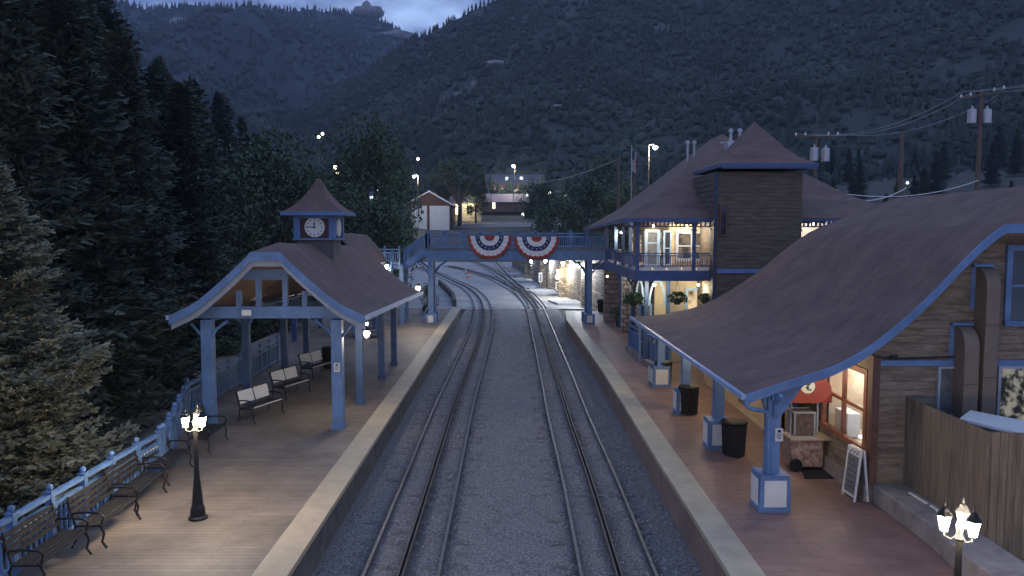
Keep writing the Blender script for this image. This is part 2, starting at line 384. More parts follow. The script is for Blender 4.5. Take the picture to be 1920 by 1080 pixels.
# knob on the skyline
k = at_y(688, 12, 1235); kb = MB(); blob(kb, (k.x, k.y, k.z+0), 7, 9, 1.0); blob(kb, (k.x, k.y, k.z-10), 20, 12, 2.0)
blob(kb, (k.x+14, k.y, k.z-8), 13, 9, 3.0)
tag(kb.build('boulder', ROCKM, smooth=True), 'balanced rock knob standing on the far left skyline', 'rock')
# pale outcrops on the slopes
def outcrop(px, py, wpx, hpx, V, label, D):
    # march outward along the ray until it meets the slope mesh
    best = min(range(len(V)), key=lambda i: (((V[i][0]/V[i][1]) - (px-960.5)/FPX)**2*4 + ((V[i][2]-HC)/V[i][1] - ray(px, py).z/ray(px, py).y)**2*4))
    x, y, z = V[best]; s = y/FPX; m_ = MB(); q = at_y(px, py, y)
    blob(m_, (q.x, y, q.z), wpx*s*.62, hpx*s*.7, px*.1); tag(m_.build('rock_outcrop', ROCKM), label, 'rock')
outcrop(1022, 125, 16, 8, VR, 'small pale boulder alone high on the right slope', 1)
outcrop(930, 122, 34, 12, VR, 'wide grey rock slab in the middle of the slope', 1)
outcrop(740, 70, 50, 16, VL, 'long pale cliff band below the far saddle', 1)
outcrop(455, 80, 26, 20, VL, 'pale cliff patch under the left ridge line', 1)
outcrop(335, 45, 26, 16, VL, 'pale cliff patch furthest left under the skyline', 1)
outcrop(862, 180, 22, 10, VR, 'grey boulder heap low on the slope above the town', 1)
outcrop(1046, 200, 18, 6, VR, 'thin white rock ledge right of centre on the slope', 1)
outcrop(890, 160, 10, 12, VR, 'narrow tan boulder beside the middle rock slab', 1)
# ------------------------------------------------------------------ railway tracks
ZR = -.73
def side(P, i):
    d = (P[min(i+1, len(P)-1)]-P[max(i-1, 0)]); d.z = 0; d.normalize(); return Vector((d.y, -d.x, 0))
def sweep(mbm, P, off, w, z0, z1, mi=0):
    k = len(mbm.v)
    for i, p in enumerate(P):
        s = side(P, i)
        for (o, z) in ((off-w/2, z0), (off+w/2, z0), (off+w/2, z1), (off-w/2, z1)): q = p+s*o; mbm.v.append((q.x, q.y, z))
    for i in range(len(P)-1):
        a = k+i*4
        for j in range(4): mbm.f.append((a+j, a+(j+1) % 4, a+4+(j+1) % 4, a+4+j))
    e = k+(len(P)-1)*4; mbm.f += [(k+3, k+2, k+1, k), (e, e+1, e+2, e+3)]; mbm.mi += [0]*((len(P)-1)*4+2)
def track(name, px, label, ties=60, start=True, g=.72, rack=True, flush=False, dz=0):
    P = [at_z(x, y, ZR) for x, y in px]
    if start:
        d = (P[0]-P[1]).normalized(); P = [P[0]+d*9]+P
    P = catmull(P, 8); L = [P[0]]
    # resample at .6 m
    acc = 0; res = [P[0].copy()]; step = .6
    for a, b in zip(P, P[1:]):
        l = (b-a).length; t = step-acc
        while t <= l: res.append(a.lerp(b, t/l)); t += step
        acc = (acc+l) % step
    t0 = thing(name, label, 'railway track', (P[0].x, P[0].y, -.88))
    z1 = ZR+dz
    for s in (-g, g):
        r = MB(); sweep(r, P, s, .065, z1-.04, z1); sweep(r, P, s, .02, z1-.13, z1-.038); sweep(r, P, s, .14, z1-.15, z1-.125); r.build('rail', RAILM, t0)
    if rack:
        r = MB(); sweep(r, P, -.045, .03, z1-.1, z1+.035); sweep(r, P, .045, .03, z1-.1, z1+.035); sweep(r, P, 0, .16, z1-.14, z1-.101); r.build('rack_rail', RAILD, t0)
    proto = None; rest = MB()
    for i, p in enumerate(res[:-1]):
        if p.y < 6: continue
        d = side(res, i); a = math.atan2(d.y, d.x)
        if ties and i < ties and p.y < ypx-.3:
            if proto is None:
                m_ = MB(); m_.box(-1.25, 1.25, -.11, .11, -.16, 0); proto = m_.build('sleeper', TIE, t0, local=True, bevel=.012); o = proto
            else: o = proto.copy(); COL.objects.link(o); o.parent = t0
            o.location = (p.x-OFF[t0.name][0], p.y-OFF[t0.name][1], .055); o.rotation_euler = (0, 0, a)
    return t0, P
T1, P1 = track('railway_track', [(751, 1080), (808, 900), (852, 760), (874, 700), (899, 630), (906, 600), (906.5, 578), (898, 557), (879, 540), (854, 528), (821, 513), (780, 500)], 'left railway track with a rack rail, curving left beyond the footbridge', 99)
T2, P2 = track('railway_track', [(1162, 1080), (1107, 900), (1065, 775), (1043, 700), (1018, 620), (1004, 578), (994, 564), (971, 545), (955, 536), (929, 523), (901, 513.5), (869, 504.5), (840, 498)], 'right railway track with a rack rail, its switch fanning out past the bridge', 99)
QY1 = sorted((p.y, p.x) for p in P1 if p.y < 75); QY2 = sorted((p.y, p.x) for p in P2 if p.y < 75)
def stain_and_shade(o):
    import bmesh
    me = o.data; ca = me.color_attributes.new('stain_and_shade', 'FLOAT_COLOR', 'POINT'); Q1 = [(p.y, p.x) for p in P1 if p.y < 75]; Q2 = [(p.y, p.x) for p in P2 if p.y < 75]
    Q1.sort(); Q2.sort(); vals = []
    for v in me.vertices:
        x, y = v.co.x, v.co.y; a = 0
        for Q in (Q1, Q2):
            d = x-lerp_tab(Q, y); a = max(a, .95*math.exp(-((d-.05)/.24)**2), .85*math.exp(-((d+.78)/.17)**2), .85*math.exp(-((d-.78)/.17)**2), .25*math.exp(-(d/1.1)**4), .35*math.exp(-((x-3.2)/.45)**2))  # oily bands along rack and rails; strip beside right platform is painted shade
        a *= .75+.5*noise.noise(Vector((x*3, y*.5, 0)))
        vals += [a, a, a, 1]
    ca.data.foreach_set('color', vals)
    t = BALLAST.node_tree; n = t.nodes; b = n['Principled BSDF']; src = b.inputs['Base Color'].links[0].from_socket; at = n.new('ShaderNodeAttribute'); at.attribute_name = 'stain_and_shade'
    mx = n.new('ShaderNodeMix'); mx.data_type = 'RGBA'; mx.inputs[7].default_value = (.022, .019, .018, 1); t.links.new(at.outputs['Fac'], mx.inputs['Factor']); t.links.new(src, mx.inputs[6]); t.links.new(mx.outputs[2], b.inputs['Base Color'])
stain_and_shade(bal)
STN = mat('ballast_stone', (.27, .26, .26), .9, .7, 25)
sb = MB(); rgs = random.Random(31)
for _ in range(16000):
    y = 10.5+38*rgs.random()**1.5; x = rgs.uniform(-3.75, 3.68)
    c1_, c2_ = lerp_tab(QY1, y), lerp_tab(QY2, y)
    if min(abs(x-c1_), abs(x-c2_)) < .2 and rgs.random() < .8: continue
    if min(abs(abs(x-c1_)-.72), abs(abs(x-c2_)-.72)) < .09: continue
    r_ = rgs.uniform(.018, .045); a_ = rgs.uniform(0, 6.28); k_ = len(sb.v); zb_ = -.83
    for j in range(4): sb.v.append((x+r_*rgs.uniform(.7, 1.2)*math.cos(a_+j*1.57), y+r_*rgs.uniform(.7, 1.2)*math.sin(a_+j*1.57), zb_+rgs.uniform(-.01, .02)))
    sb.v.append((x+rgs.uniform(-.01, .01), y, zb_+r_*rgs.uniform(.9, 1.5))); sb.f += [(k_+j, k_+(j+1) % 4, k_+4) for j in range(4)]; sb.mi += [0]*4
struct(sb.build('ballast_stones', STN, origin=(0, 0, 0)), 'stuff')
T3, P3 = track('railway_track', [(1004, 577), (990, 559), (974, 543), (950, 523), (921, 505), (893, 492), (860, 482)], 'middle branch track leaving the switch and crossing the yard', 0, start=False, dz=.012)
T4, P4 = track('railway_track', [(1010, 577), (1002, 564), (984, 545), (963, 525), (946, 508), (933, 494), (922, 483)], 'rightmost branch track running closest to the lit stone wall', 0, start=False, dz=.02)
# ------------------------------------------------------------------ platforms
def slab(name, poly, z0, z1, m): 
    s = MB(); s.prism(poly, 'z', z0, z1); return struct(s.build(name, m, origin=(0, 0, 0)))
Lx0, Lx1 = at_z(539, 1080).x, at_z(862, 580).x
LY1 = at_z(862, 578).y
LE = lambda y: Lx0+(Lx1-Lx0)*sstep(15, 70, y)
ysL = [2]+[6+4*i for i in range(13)]+[LY1]
ledge = [(LE(y), y) for y in ysL]; inner = [(LE(y)-.61, y) for y in ysL]
TIMB = mat('platform_fascia_timber', (.10, .09, .085), .9, .4, 2)
slab('wood_platform', inner+[(-8.9, LY1), (-13.5, LY1-8), (-13.5, 22), (-8.75, 18), (-8.75, 2)], -1.6, 0, DECK)
slab('tactile_edge_strip', ledge+inner[::-1], -.10, .006, STRIP)
slab('platform_fascia', [(x-.08, y) for x, y in ledge]+[(x-.3, y) for x, y in ledge][::-1], -1.0, -.104, TIMB)
Rx = lambda y: at_z(1371, 1080).x+.0*y
RY1 = at_z(1060, 583).y
def RE(y): return lerp_tab([(2, 3.72), (13, 3.72), (20, 3.72), (30, 3.78), (44, 3.66), (50, 3.55), (RY1, at_z(1060, 583).x)], y)
ysR = [2, 8, 14, 20, 26, 32, 38, 44, 47, 50, 53, RY1]
re = [(RE(y), y) for y in ysR]; ri = [(RE(y)+.60, y) for y in ysR]
slab('brick_platform', ri+[(20, RY1), (20, 2)], -1.2, 0, BRICKP)
slab('tactile_edge_strip', re+ri[::-1], -.10, .006, mat('tactile_strip_grey', (.38, .345, .255), .6, .2, 1.2, .25, 60))
slab('platform_retaining_face', [(x+.02, y) for x, y in re]+[(x+.4, y) for x, y in re][::-1], -1.1, -.104, mat('brown_concrete_face', (.20, .145, .125), .9, .25, 1.2, .4, 15))

# ------------------------------------------------------------------ blue fences with ball-capped posts
STUD = mat('pale_stud', (.62, .62, .58), .5, .1, 5)
def fence(name, pts, label, h=1.0, spacing=1.05, nb=6, root=None, group=None, studs=False, postw=.1, cap=True):
    root = root or thing(name, label, 'fence', tuple(pts[0]), group=group); count = 0; rest = MB()
    L0 = Vector(OFF[root.name])
    rails = MB()
    for a, b in zip(pts, pts[1:]):
        a, b = Vector(a), Vector(b); l = (b-a).length; n = max(1, round(l/spacing))
        for z in (h, h*.80, .12): rails.bar(a+Vector((0, 0, z)), b+Vector((0, 0, z)), .06 if z < h else .10, .08 if z > .2 else .09)
        for i in range(n+1):
            p = a.lerp(b, i/n)
            if i or a == Vector(pts[0]):
                pm = MB(); pm.box(p.x-postw/2, p.x+postw/2, p.y-postw/2, p.y+postw/2, p.z, p.z+h+.06)
                if cap: pm.box(p.x-postw*.62, p.x+postw*.62, p.y-postw*.62, p.y+postw*.62, p.z+h+.06, p.z+h+.085); pm.lathe([(.02, 0), (.055, .04), (.06, .075), (.04, .115), (.008, .13)], (p.x, p.y, p.z+h+.085), 10)
                pm.build('post', BLUE, root)
            if i < n:
                q = a.lerp(b, (i+1)/n)
                for k in range(1, nb+1):
                    c = p.lerp(q, k/(nb+1)); bm_ = MB() if count < 90 else rest
                    bm_.box(c.x-.018, c.x+.018, c.y-.018, c.y+.018, c.z+.13, c.z+h*.77); studs and bm_.box(c.x-.026, c.x+.026, c.y-.026, c.y+.026, c.z+h*.71, c.z+h*.755, 1)
                    if count < 90: bm_.build('baluster', [BLUE, STUD], root)
                    count += 1
    rails.build('rails', BLUE, root)
    if rest.v: o = rest.build('balusters', [BLUE, STUD], root); o['kind'] = 'stuff'
    return root
fence('platform_fence', [(-8.55, 8.5, 0), (-8.45, 18.2, 0)], 'blue baluster fence with ball-capped posts along the wooden platform, beside the spruce', studs=True, postw=.12)
fence('platform_fence', [(-8.45, 18.4, 0), (-10.2, 24, 0), (-10.4, 34, 0)], 'blue fence behind the benches inside the open shelter', spacing=1.3)

# ------------------------------------------------------------------ benches
def make_bench(white):
    t = thing('bench', 'x', 'bench')
    s = MB()
    for i in range(5): s.box(-.24+.10*i, -.24+.10*i+.075, -.75, .75, .43, .455)
    s.build('seat', SLATW, t, local=True)
    s = MB()
    for i in range(4):
        a, z = -.27-.035*i, .56+.10*i; s.box(a-.012, a+.012, -.75, .75, z, z+.075)
    s.build('backrest', SLATW, t, local=True)
    if white:
        s = MB()
        for (u, v) in ((-.70, -.03), (.03, .70)): s.add([(-.25+.0, u, .56), (-.25, v, .56), (-.355, v, .93), (-.355, u, .93), (-.235, u, .56), (-.235, v, .56), (-.34, v, .93), (-.34, u, .93)], [(0, 1, 2, 3), (7, 6, 5, 4), (0, 4, 5, 1), (1, 5, 6, 2), (2, 6, 7, 3), (3, 7, 4, 0)])
        s.build('back_panel', PANEL, t, local=True)
        s = MB(); s.box(.18, .255, -.7, .7, .456, .475); s.build('seat_edge', PANEL, t, local=True)
    for y in (-.70, .70):
        s = MB(); s.tube([(.30, y, 0), (.22, y, .12), (.26, y, .28), (.20, y, .42)], .022, 6); s.tube([(-.34, y, 0), (-.26, y, .14), (-.30, y, .30), (-.25, y, .43), (-.30, y, .60), (-.38, y, .97)], .022, 6)
        s.tube([(-.25, y, .42), (.24, y, .42)], .02, 6); s.tube([(-.32, y, .66), (-.05, y, .68), (.18, y, .66), (.26, y, .60), (.22, y, .44)], .02, 6)
        s.build('end_frame', IRON, t, local=True)
    return t
b0 = make_bench(False); b1 = make_bench(True)
G1 = 'dark benches along the blue fence'; first = True
for (px, py, rz, lab) in ((100, 1072, .03, 'dark slatted bench with iron ends, nearest the camera by the blue fence'),
                         (205, 1000, .03, 'dark slatted bench second from the camera along the blue fence'),
                         (262, 945, .03, 'dark slatted bench third along the blue fence, left of the lamp post'),
                         (318, 893, .03, 'dark slatted bench fourth along the blue fence, just behind the lamp post'),
                         (392, 838, .05, 'dark slatted bench at the end of the fence, under the shelter corner')):
    p = at_z(px, py)
    if first: b0.location = p; b0.rotation_euler = (0, 0, rz); tag(b0, lab, 'bench', G1); first = False
    else: copy_tree(b0, p, rz, label=lab)
G2 = 'white-backed benches under the shelter'
for i, (px, py, lab) in enumerate(((492, 783, 'white-backed bench nearest the shelter front'), (548, 742, 'white-backed bench in the middle of the shelter row'), (596, 705, 'white-backed bench farthest back, beside the dark bin'))):
    p = at_z(px, py)
    if i == 0: b1.location = p; b1.rotation_euler = (0, 0, -.35); tag(b1, lab, 'bench', G2)
    else: copy_tree(b1, p, -.35, label=lab)

# ------------------------------------------------------------------ three-headed lamp posts
def make_lamp(name, label, base, rz, lit, hz=2.05, col=(1, .80, .52), power=55, group='black three-headed platform lamps'):
    t = thing(name, label, 'lamp post', tuple(base), group=group); x, y, z = base
    s = MB(); s.lathe([(.19, 0), (.19, .04), (.15, .07), (.14, .22), (.11, .30), (.09, .55), (.055, .9), (.045, 1.2), (.04, hz-.25), (.065, hz-.22), (.04, hz-.16), (.05, hz-.05), (.03, hz+.02), (.01, hz+.10)], (x, y, z), 14)
    s.build('post', IRON, t, smooth=False)
    for k in range(3):
        a = rz+k*2*PI/3; ca, sa = math.cos(a), math.sin(a); D = .19
        s = MB(); s.tube([(x+ca*.03, y+sa*.03, z+hz-.18), (x+ca*.10, y+sa*.10, z+hz-.24), (x+ca*.17, y+sa*.17, z+hz-.20), (x+ca*D, y+sa*D, z+hz-.13)], .012, 6); arm = s.build('arm', IRON, t)
        cx, cy, cz = x+ca*D, y+sa*D, z+hz-.12
        g_ = MB(); g_.lathe([(.05, 0), (.085, .19)], (cx, cy, cz), 6); gl = g_.build('lantern_glass', (LAMPP if lit[k] else GLASSG), arm)
        f_ = MB()
        for j in range(6):
            b = 2*PI*j/6; f_.bar((cx+.052*math.cos(b), cy+.052*math.sin(b), cz), (cx+.088*math.cos(b), cy+.088*math.sin(b), cz+.19), .010, .010)
        f_.lathe([(.06, -.02), (.055, 0)], (cx, cy, cz), 6); f_.lathe([(.10, .19), (.10, .205), (.06, .25), (.045, .29), (.02, .31), (.012, .36), (.004, .40)], (cx, cy, cz), 6)
        f_.build('lantern_frame', LAMPK if not lit[k] else IRON, arm)
        if lit[k]: plight((cx, cy, cz-.07), power, col, .05)
    return t
make_lamp('lamp_post', 'black three-headed lamp post with all lanterns lit, standing on the wooden platform', at_z(372, 972), 1.57+.1, (1, 1, 1), power=14)
rb = at_y(1798, 1038, at_y(1797, 1000, 9.7).y); rb = Vector((rb.x, rb.y, 0))
make_lamp('lamp_post', 'lamp post at the right edge by the stone ledge, two lanterns lit and one dark', rb, R(50), (0, 1, 1), hz=2.13, power=8)
# ------------------------------------------------------------------ trash bins
def make_bin():
    t = thing('trash_bin', 'x', 'bin'); s = MB(); n = 28
    for j in range(n):
        a = 2*PI*j/n; s.bar((.27*math.cos(a), .27*math.sin(a), .05), (.31*math.cos(a), .31*math.sin(a), .86), .028, .012)
    s.lathe([(.275, .03), (.275, .07)], n=20); s.lathe([(.30, .45), (.303, .48)], n=20)
    s.build('slatted_basket', BLACKM, t, local=True)
    s = MB(); s.lathe([(.24, .04), (.27, .80), (.24, .80)], n=18); s.build('liner', BLACKM, t, local=True)
    s = MB(); s.lathe([(.33, .85), (.35, .88), (.33, .91), (.22, .93)], n=20); s.build('rim', IRON, t, local=True)
    return t
bn = make_bin(); GB = 'round black slatted trash bins'
for i, (px, py, lab) in enumerate(((1376, 853, 'round black trash bin beside the second pedestal on the right platform'), (1291, 776, 'black bin right beside the third blue pedestal'), (1244, 722, 'black trash bin by the farthest pedestal under the eave'), (1170, 612, 'black trash bin under the balcony post'), (1129, 585, 'black bin standing before the stone wall under the bridge end'), (619, 690, 'dark bin behind the far bench of the shelter'))):
    p = at_z(px, py)
    if i == 0: bn.location = p; tag(bn, lab, 'bin', GB)
    else: copy_tree(bn, p, 0, label=lab, group=GB)
# ------------------------------------------------------------------ roofs
def clip_prof(P, n=3): return [(p.x, p.z) for p in catmull([(x, 0, z) for x, z in P], n)]
def hip_roof(name, prof, xc, ya, yb, m, parent, t=.10, zslope=0.0, left_only=False):
    """prof: (x,z) from the left eave to the ridge; ya/yb: front and back limits of the surface at each profile point"""
    mbm = MB(); n = len(prof); k = 0; V = []
    zz = lambda z, y: z+zslope*(y-ya[0])
    for i, (x, z) in enumerate(prof): V += [(x, ya[i], zz(z, ya[i])), (x, yb[i], zz(z, yb[i])), (2*xc-x, ya[i], zz(z, ya[i])), (2*xc-x, yb[i], zz(z, yb[i]))]
    F = []
    for i in range(n-1):
        a, b = 4*i, 4*i+4
        F.append((a, a+1, b+1, b)); F.append((a+2, b+2, b+3, a+3))
        if abs(ya[i]-ya[i+1]) > 1e-5: F.append((a, b, b+2, a+2))
        if abs(yb[i]-yb[i+1]) > 1e-5: F.append((a+1, a+3, b+3, b+1))
    mbm.add(V, F); o = mbm.build(name, m, parent)
    import bmesh
    b = bmesh.new(); b.from_mesh(o.data); bmesh.ops.remove_doubles(b, verts=b.verts, dist=.001); bmesh.ops.recalc_face_normals(b, faces=b.faces)
    up = sum(f.normal.z*f.calc_area() for f in b.faces)
    if up < 0: bmesh.ops.reverse_faces(b, faces=b.faces)
    b.to_mesh(o.data); b.free()
    so_ = o.modifiers.new('thickness', 'SOLIDIFY'); so_.thickness = t; so_.offset = -1
    return o
def barge(mbm, prof, y0, y1, drop, lift=.012):
    n = len(prof)
    for i in range(n-1):
        (x0, z0), (x1, z1) = prof[i], prof[i+1]
        v = [(x0, y0, z0+lift), (x1, y0, z1+lift), (x1, y0, z1-drop), (x0, y0, z0-drop), (x0, y1, z0+lift), (x1, y1, z1+lift), (x1, y1, z1-drop), (x0, y1, z0-drop)]
        mbm.add(v, [(3, 2, 1, 0), (4, 5, 6, 7), (0, 1, 5, 4), (2, 3, 7, 6), (1, 2, 6, 5), (0, 4, 7, 3)])
# ------------------------------------------------------------------ open shelter with clock cupola
SY = at_z(638, 803).y             # front posts
sh = thing('open_shelter', 'open blue-posted platform shelter with a clock cupola on its brown shingle roof', 'shelter', (-7.0, SY+6, 0))
FY = SY-.95
pf = [at_y(px, py, FY) for px, py in ((318, 590), (365, 568), (406, 531), (444, 496), (470, 473))]
pr = [at_y(px, py, FY) for px, py in ((684, 595), (636, 570), (595, 542), (547, 500), (525, 473))]
xc = (pf[0].x+pr[0].x)/2
half = [((xc-a.x)+(b.x-xc))/2 for a, b in zip(pf, pr)]; zz_ = [(a.z+b.z)/2 for a, b in zip(pf, pr)]
ridge = at_y(600, 449, SY+4.5).z
prof = clip_prof([(xc-h, z) for h, z in zip(half, zz_)])
hx = half[-1]; nclip = len(prof)-1
BY = FY+13.6
prof += [(xc-hx*.5, (zz_[-1]+ridge)/2), (xc, ridge)]
ya = [FY]*(nclip+1)+[FY+.55, FY+1.15]; yb = [BY]*(nclip+1)+[BY-.55, BY-1.2]
hip_roof('roof', prof, xc, ya, yb, SHING, sh, .09, zslope=-.030)
full = prof[:nclip+1]+[(2*xc-x, z) for x, z in prof[:nclip+1]][::-1]
b_ = MB(); barge(b_, full, FY-.06, FY-.005, .24); b_.build('bargeboard', BLUE, sh)
b_ = MB(); barge(b_, [(x, z-.10) for x, z in full], FY+.10, FY+.16, .30, 0); b_.build('inner_bargeboard', mat('grey_blue_paint', (.30, .34, .42), .6, .15, 3), sh)
ze = prof[0][1]
for sgn in (-1, 1):
    X = xc+sgn*half[0]; g_ = MB(); g_.bar((X+sgn*.05, FY, ze-.05), (X+sgn*.05, BY, ze-.05-.030*13.6), .11, .12)
    g_.build('gutter', mat('gutter_paint', (.42, .46, .52), .45, .15, 3), sh)
PX0 = at_z(636, 803).x; PXL = -8.93
ceil_ = MB(); zc = 3.36
rows = [at_z(676, 757).y, at_z(716, 711).y, at_z(744, 684).y]
pys = [SY, rows[0], rows[1], rows[2]]
for y in pys:
    for X in (PX0, PXL):
        p_ = MB(); hw__ = .155 if y == SY else .115; p_.box(X-hw__, X+hw__, y-hw__, y+hw__, 0, 3.25-.02*(y-SY)); p_.box(X-hw__-.03, X+hw__+.03, y-hw__-.03, y+hw__+.03, 0, .14)
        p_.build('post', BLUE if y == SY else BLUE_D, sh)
        br_ = MB(); s_ = 1 if X < xc else -1
        br_.tube([(X, y-.05, 2.5), (X+s_*.25, y-.05, 2.95), (X+s_*.6, y-.05, 3.2)], .05, 6); br_.tube([(X-s_*.1, y-.05, 2.7), (X-s_*.45, y-.05, 3.12)], .045, 6); br_.build('brace', BLUE, sh)
zb0, zb1 = at_y(520, 596, SY).z, at_y(520, 574, SY).z
bm_ = MB(); bm_.box(PXL-.35, PX0+.35, SY-.12, SY+.12, zb0, zb1); bm_.build('tie_beam', BLUE, sh)
zk0, zk1 = at_y(520, 524, SY).z, at_y(520, 505, SY).z
bm_ = MB(); bm_.box(at_y(458, 520, SY).x, at_y(541, 520, SY).x, SY-.1, SY+.1, zk0, zk1); bm_.build('collar_beam', BLUE, sh)
for px in (449, 486, 536, 572):
    k_ = at_y(px, 560, SY); top = at_y(px, 524 if 480 < px < 540 else 545, SY).z; bm_ = MB(); bm_.box(k_.x-.07, k_.x+.07, SY-.07, SY+.07, zb1, top); bm_.build('king_post', BLUE, sh)
for y in pys[1:]:
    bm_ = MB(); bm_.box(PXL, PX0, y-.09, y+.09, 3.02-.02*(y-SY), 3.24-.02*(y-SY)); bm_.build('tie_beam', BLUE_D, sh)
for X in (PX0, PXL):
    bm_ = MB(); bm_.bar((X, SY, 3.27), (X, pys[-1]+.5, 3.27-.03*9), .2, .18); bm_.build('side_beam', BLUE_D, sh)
lb = at_y(464, 586, SY-.14); fb = MB(); fb.box(lb.x-.14, lb.x+.14, SY-.22, SY-.122, lb.z-.09, lb.z+.09); fb.build('junction_box', WHITE, sh, bevel=.02)
# white placard on the front post
def placard(name, c, w_, h_, label, ny=-1):
    t = thing(name, label, 'sign', tuple(c)); s = MB(); s.box(c[0]-w_/2, c[0]+w_/2, c[1]-.012, c[1], c[2]-h_/2, c[2]+h_/2); s.build('board', PANEL, t)
    s = MB(); yy = c[1]-.018
    s.box(c[0]-w_*.22, c[0]+w_*.22, yy, c[1]-.0125, c[2]+h_*.18, c[2]+h_*.38)
    for q, L_ in ((.06, .36), (-.06, .30), (-.18, .36), (-.30, .24)): s.box(c[0]-w_*L_, c[0]+w_*L_, yy, c[1]-.0125, c[2]+h_*(q-.025), c[2]+h_*(q+.025))
    s.build('lettering', IRON, t); return t
q = at_y(632, 689, SY-.165); placard('notice_sign', (q.x, SY-.162, q.z), .17, .26, 'small white notice on the front blue post of the shelter')
# clock cupola
CY = at_y(590, 449, SY+4.2).y
cx0, cx1 = at_y(551, 430, CY).x, at_y(629, 430, CY).x; W = cx1-cx0; cxm = (cx0+cx1)/2
cz0, cz1 = at_y(590, 450, CY).z, at_y(590, 405, CY).z
cup = MB(); cup.box(cx0+.10, cx1-.10, CY+.1, CY+W-.1, cz0-1.3, cz0); cup = cup.build('cupola', mat('cupola_base', (.12, .11, .11), .8, .3, 3), sh)
s = MB()
for X in (cx0, cx1):
    for Y in (CY, CY+W): s.box(X-.0 if X == cx0 else X-.22, X+.22 if X == cx0 else X, Y if Y == CY else Y-.22, Y+.22 if Y == CY else Y, cz0+.06, cz1)
s.box(cx0-.04, cx1+.04, CY-.04, CY+W+.04, cz0, cz0+.06); s.box(cx0+.01, cx1-.01, CY+.01, CY+W-.01, cz1-.08, cz1+.02); s.build('cupola_frame', BLUE, cup)
s = MB(); s.box(cx0+.08, cx1-.08, CY+.06, CY+W-.06, cz0+.06, cz1-.02); s.build('cupola_panel', mat('rust_red_panel', (.085, .032, .026), .7, .2, 4), cup)
cc = at_y(589, 426, CY)
s = MB(); s.lathe([(.345, 0), (.345, .04), (.315, .045)], n=32)
M_ = [(cxm+(v[0]), CY+.062-v[2], cc.z+v[1]) for v in s.v]; s.v = M_; s.build('clock_face', WHITE, cup)
s = MB()
for k in range(12):
    a = k*PI/6; s.bar((cxm+.24*math.sin(a), CY+.012, cc.z+.24*math.cos(a)), (cxm+.295*math.sin(a), CY+.012, cc.z+.295*math.cos(a)), .03, .008, up=(0, 1, 0))
s.build('clock_numerals', IRON, cup)
s = MB(); s.bar((cxm+.05, CY+.005, cc.z), (cxm-.25, CY+.005, cc.z+.005), .03, .01, up=(0, 1, 0)); s.bar((cxm, CY+.0, cc.z-.04), (cxm-.01, CY+.0, cc.z+.17), .038, .01, up=(0, 1, 0)); s.build('clock_hands', IRON, cup)
s = MB(); xs_ = cx1-.055; s.lathe([(.345, 0), (.345, .04), (.315, .045)], n=32); s.v = [(cx1-.06+v[2], CY+W/2+v[0], cc.z+v[1]) for v in s.v]; s.build('side_clock_face', WHITE, cup)
ov = .33; rz_ = [(1.0, 0), (.80, .12), (.60, .30), (.42, .52), (.24, .80), (.10, 1.08), (.0, 1.22)]
hw = W/2+ov; s = MB(); k = 0; Vs = []
cym = CY+W/2; zt = cz1+.14
for (r_, dz) in rz_:
    for (a, b) in ((-1, -1), (1, -1), (1, 1), (-1, 1)): Vs.append((cxm+a*hw*r_, cym+b*hw*r_, zt+dz))
s.add(Vs, [(i*4+j, i*4+(j+1) % 4, i*4+4+(j+1) % 4, i*4+4+j) for i in range(len(rz_)-1) for j in range(4)]); s.build('cupola_roof', SHING, cup)
s = MB(); s.box(cxm-hw-.02, cxm+hw+.02, cym-hw-.02, cym+hw+.02, cz1+.02, zt); s.build('cupola_eave', BLUE, cup)
# second shelter roof further along
sh2 = thing('far_shelter', 'second brown-roofed shelter behind, partly hidden by the first roof and the stair', 'shelter', (-9, 44, 0))
a0 = at_y(683, 442, 42); a1 = at_y(712, 467, 42)
fxc = a0.x-1.75; hip_roof('roof', [(fxc-2.15, a0.z-1.6), (fxc-1.75, a0.z-.85), (fxc-1.0, a0.z), (fxc, a0.z+.12)], fxc, [40]*4, [47]*4, SHING, sh2)
s = MB(); barge(s, [(fxc, a0.z+.14), (fxc+1.0, a0.z+.02), (fxc+1.75, a0.z-.83), (fxc+2.15, a0.z-1.58)], 39.9, 39.96, .2); s.build('bargeboard', mat('weathered_trim', (.25, .20, .19), .7, .2, 3), sh2)
for X in (fxc-1.7, fxc+1.6):
    for Y in (40.5, 46): s = MB(); s.box(X-.13, X+.13, Y-.13, Y+.13, 0, a0.z-2.2); s.build('post', BLUE_D, sh2)
# lanterns on the shelter
def wall_lantern(px, py, Y, label, power, col=(1, .84, .62), g=None, sz=1.0, em=None, hang=.5):
    c = at_y(px, py, Y); t = thing('wall_lantern', label, 'lantern', (c.x, c.y, c.z), group=g)
    s = MB(); s.lathe([(.05*sz, -.10*sz), (.09*sz, 0), (.09*sz, .05*sz), (.05*sz, .09*sz)], tuple(c), 10); s.build('lamp_globe', em or LAMPG, t)
    s = MB(); s.lathe([(.10*sz, .09*sz), (.10*sz, .11*sz), (.03*sz, .19*sz)], tuple(c), 10); s.tube([(c.x, c.y, c.z+.18*sz), (c.x, c.y+.03, c.z+hang)], .012, 6); s.build('bracket', IRON, t)
    if power: plight((c.x, c.y-.12, c.z-.16), power, col, .06)
    return t
wall_lantern(688, 626, rows[0]-1.5, 'lit lantern hanging under the eave corner of the open shelter', 55, sz=1.1)
wall_lantern(688, 607, rows[0]+1.0, 'smaller light just above and behind the eave corner lantern', 0, sz=.6, hang=.2)
wall_lantern(784, 541, 44.6, 'lit lantern on the stair post beside the footbridge', 110, sz=1.5, hang=.3)
wall_lantern(727, 500, 46.2, 'lit lantern under the stair landing railing', 50, sz=1.5, hang=.3)
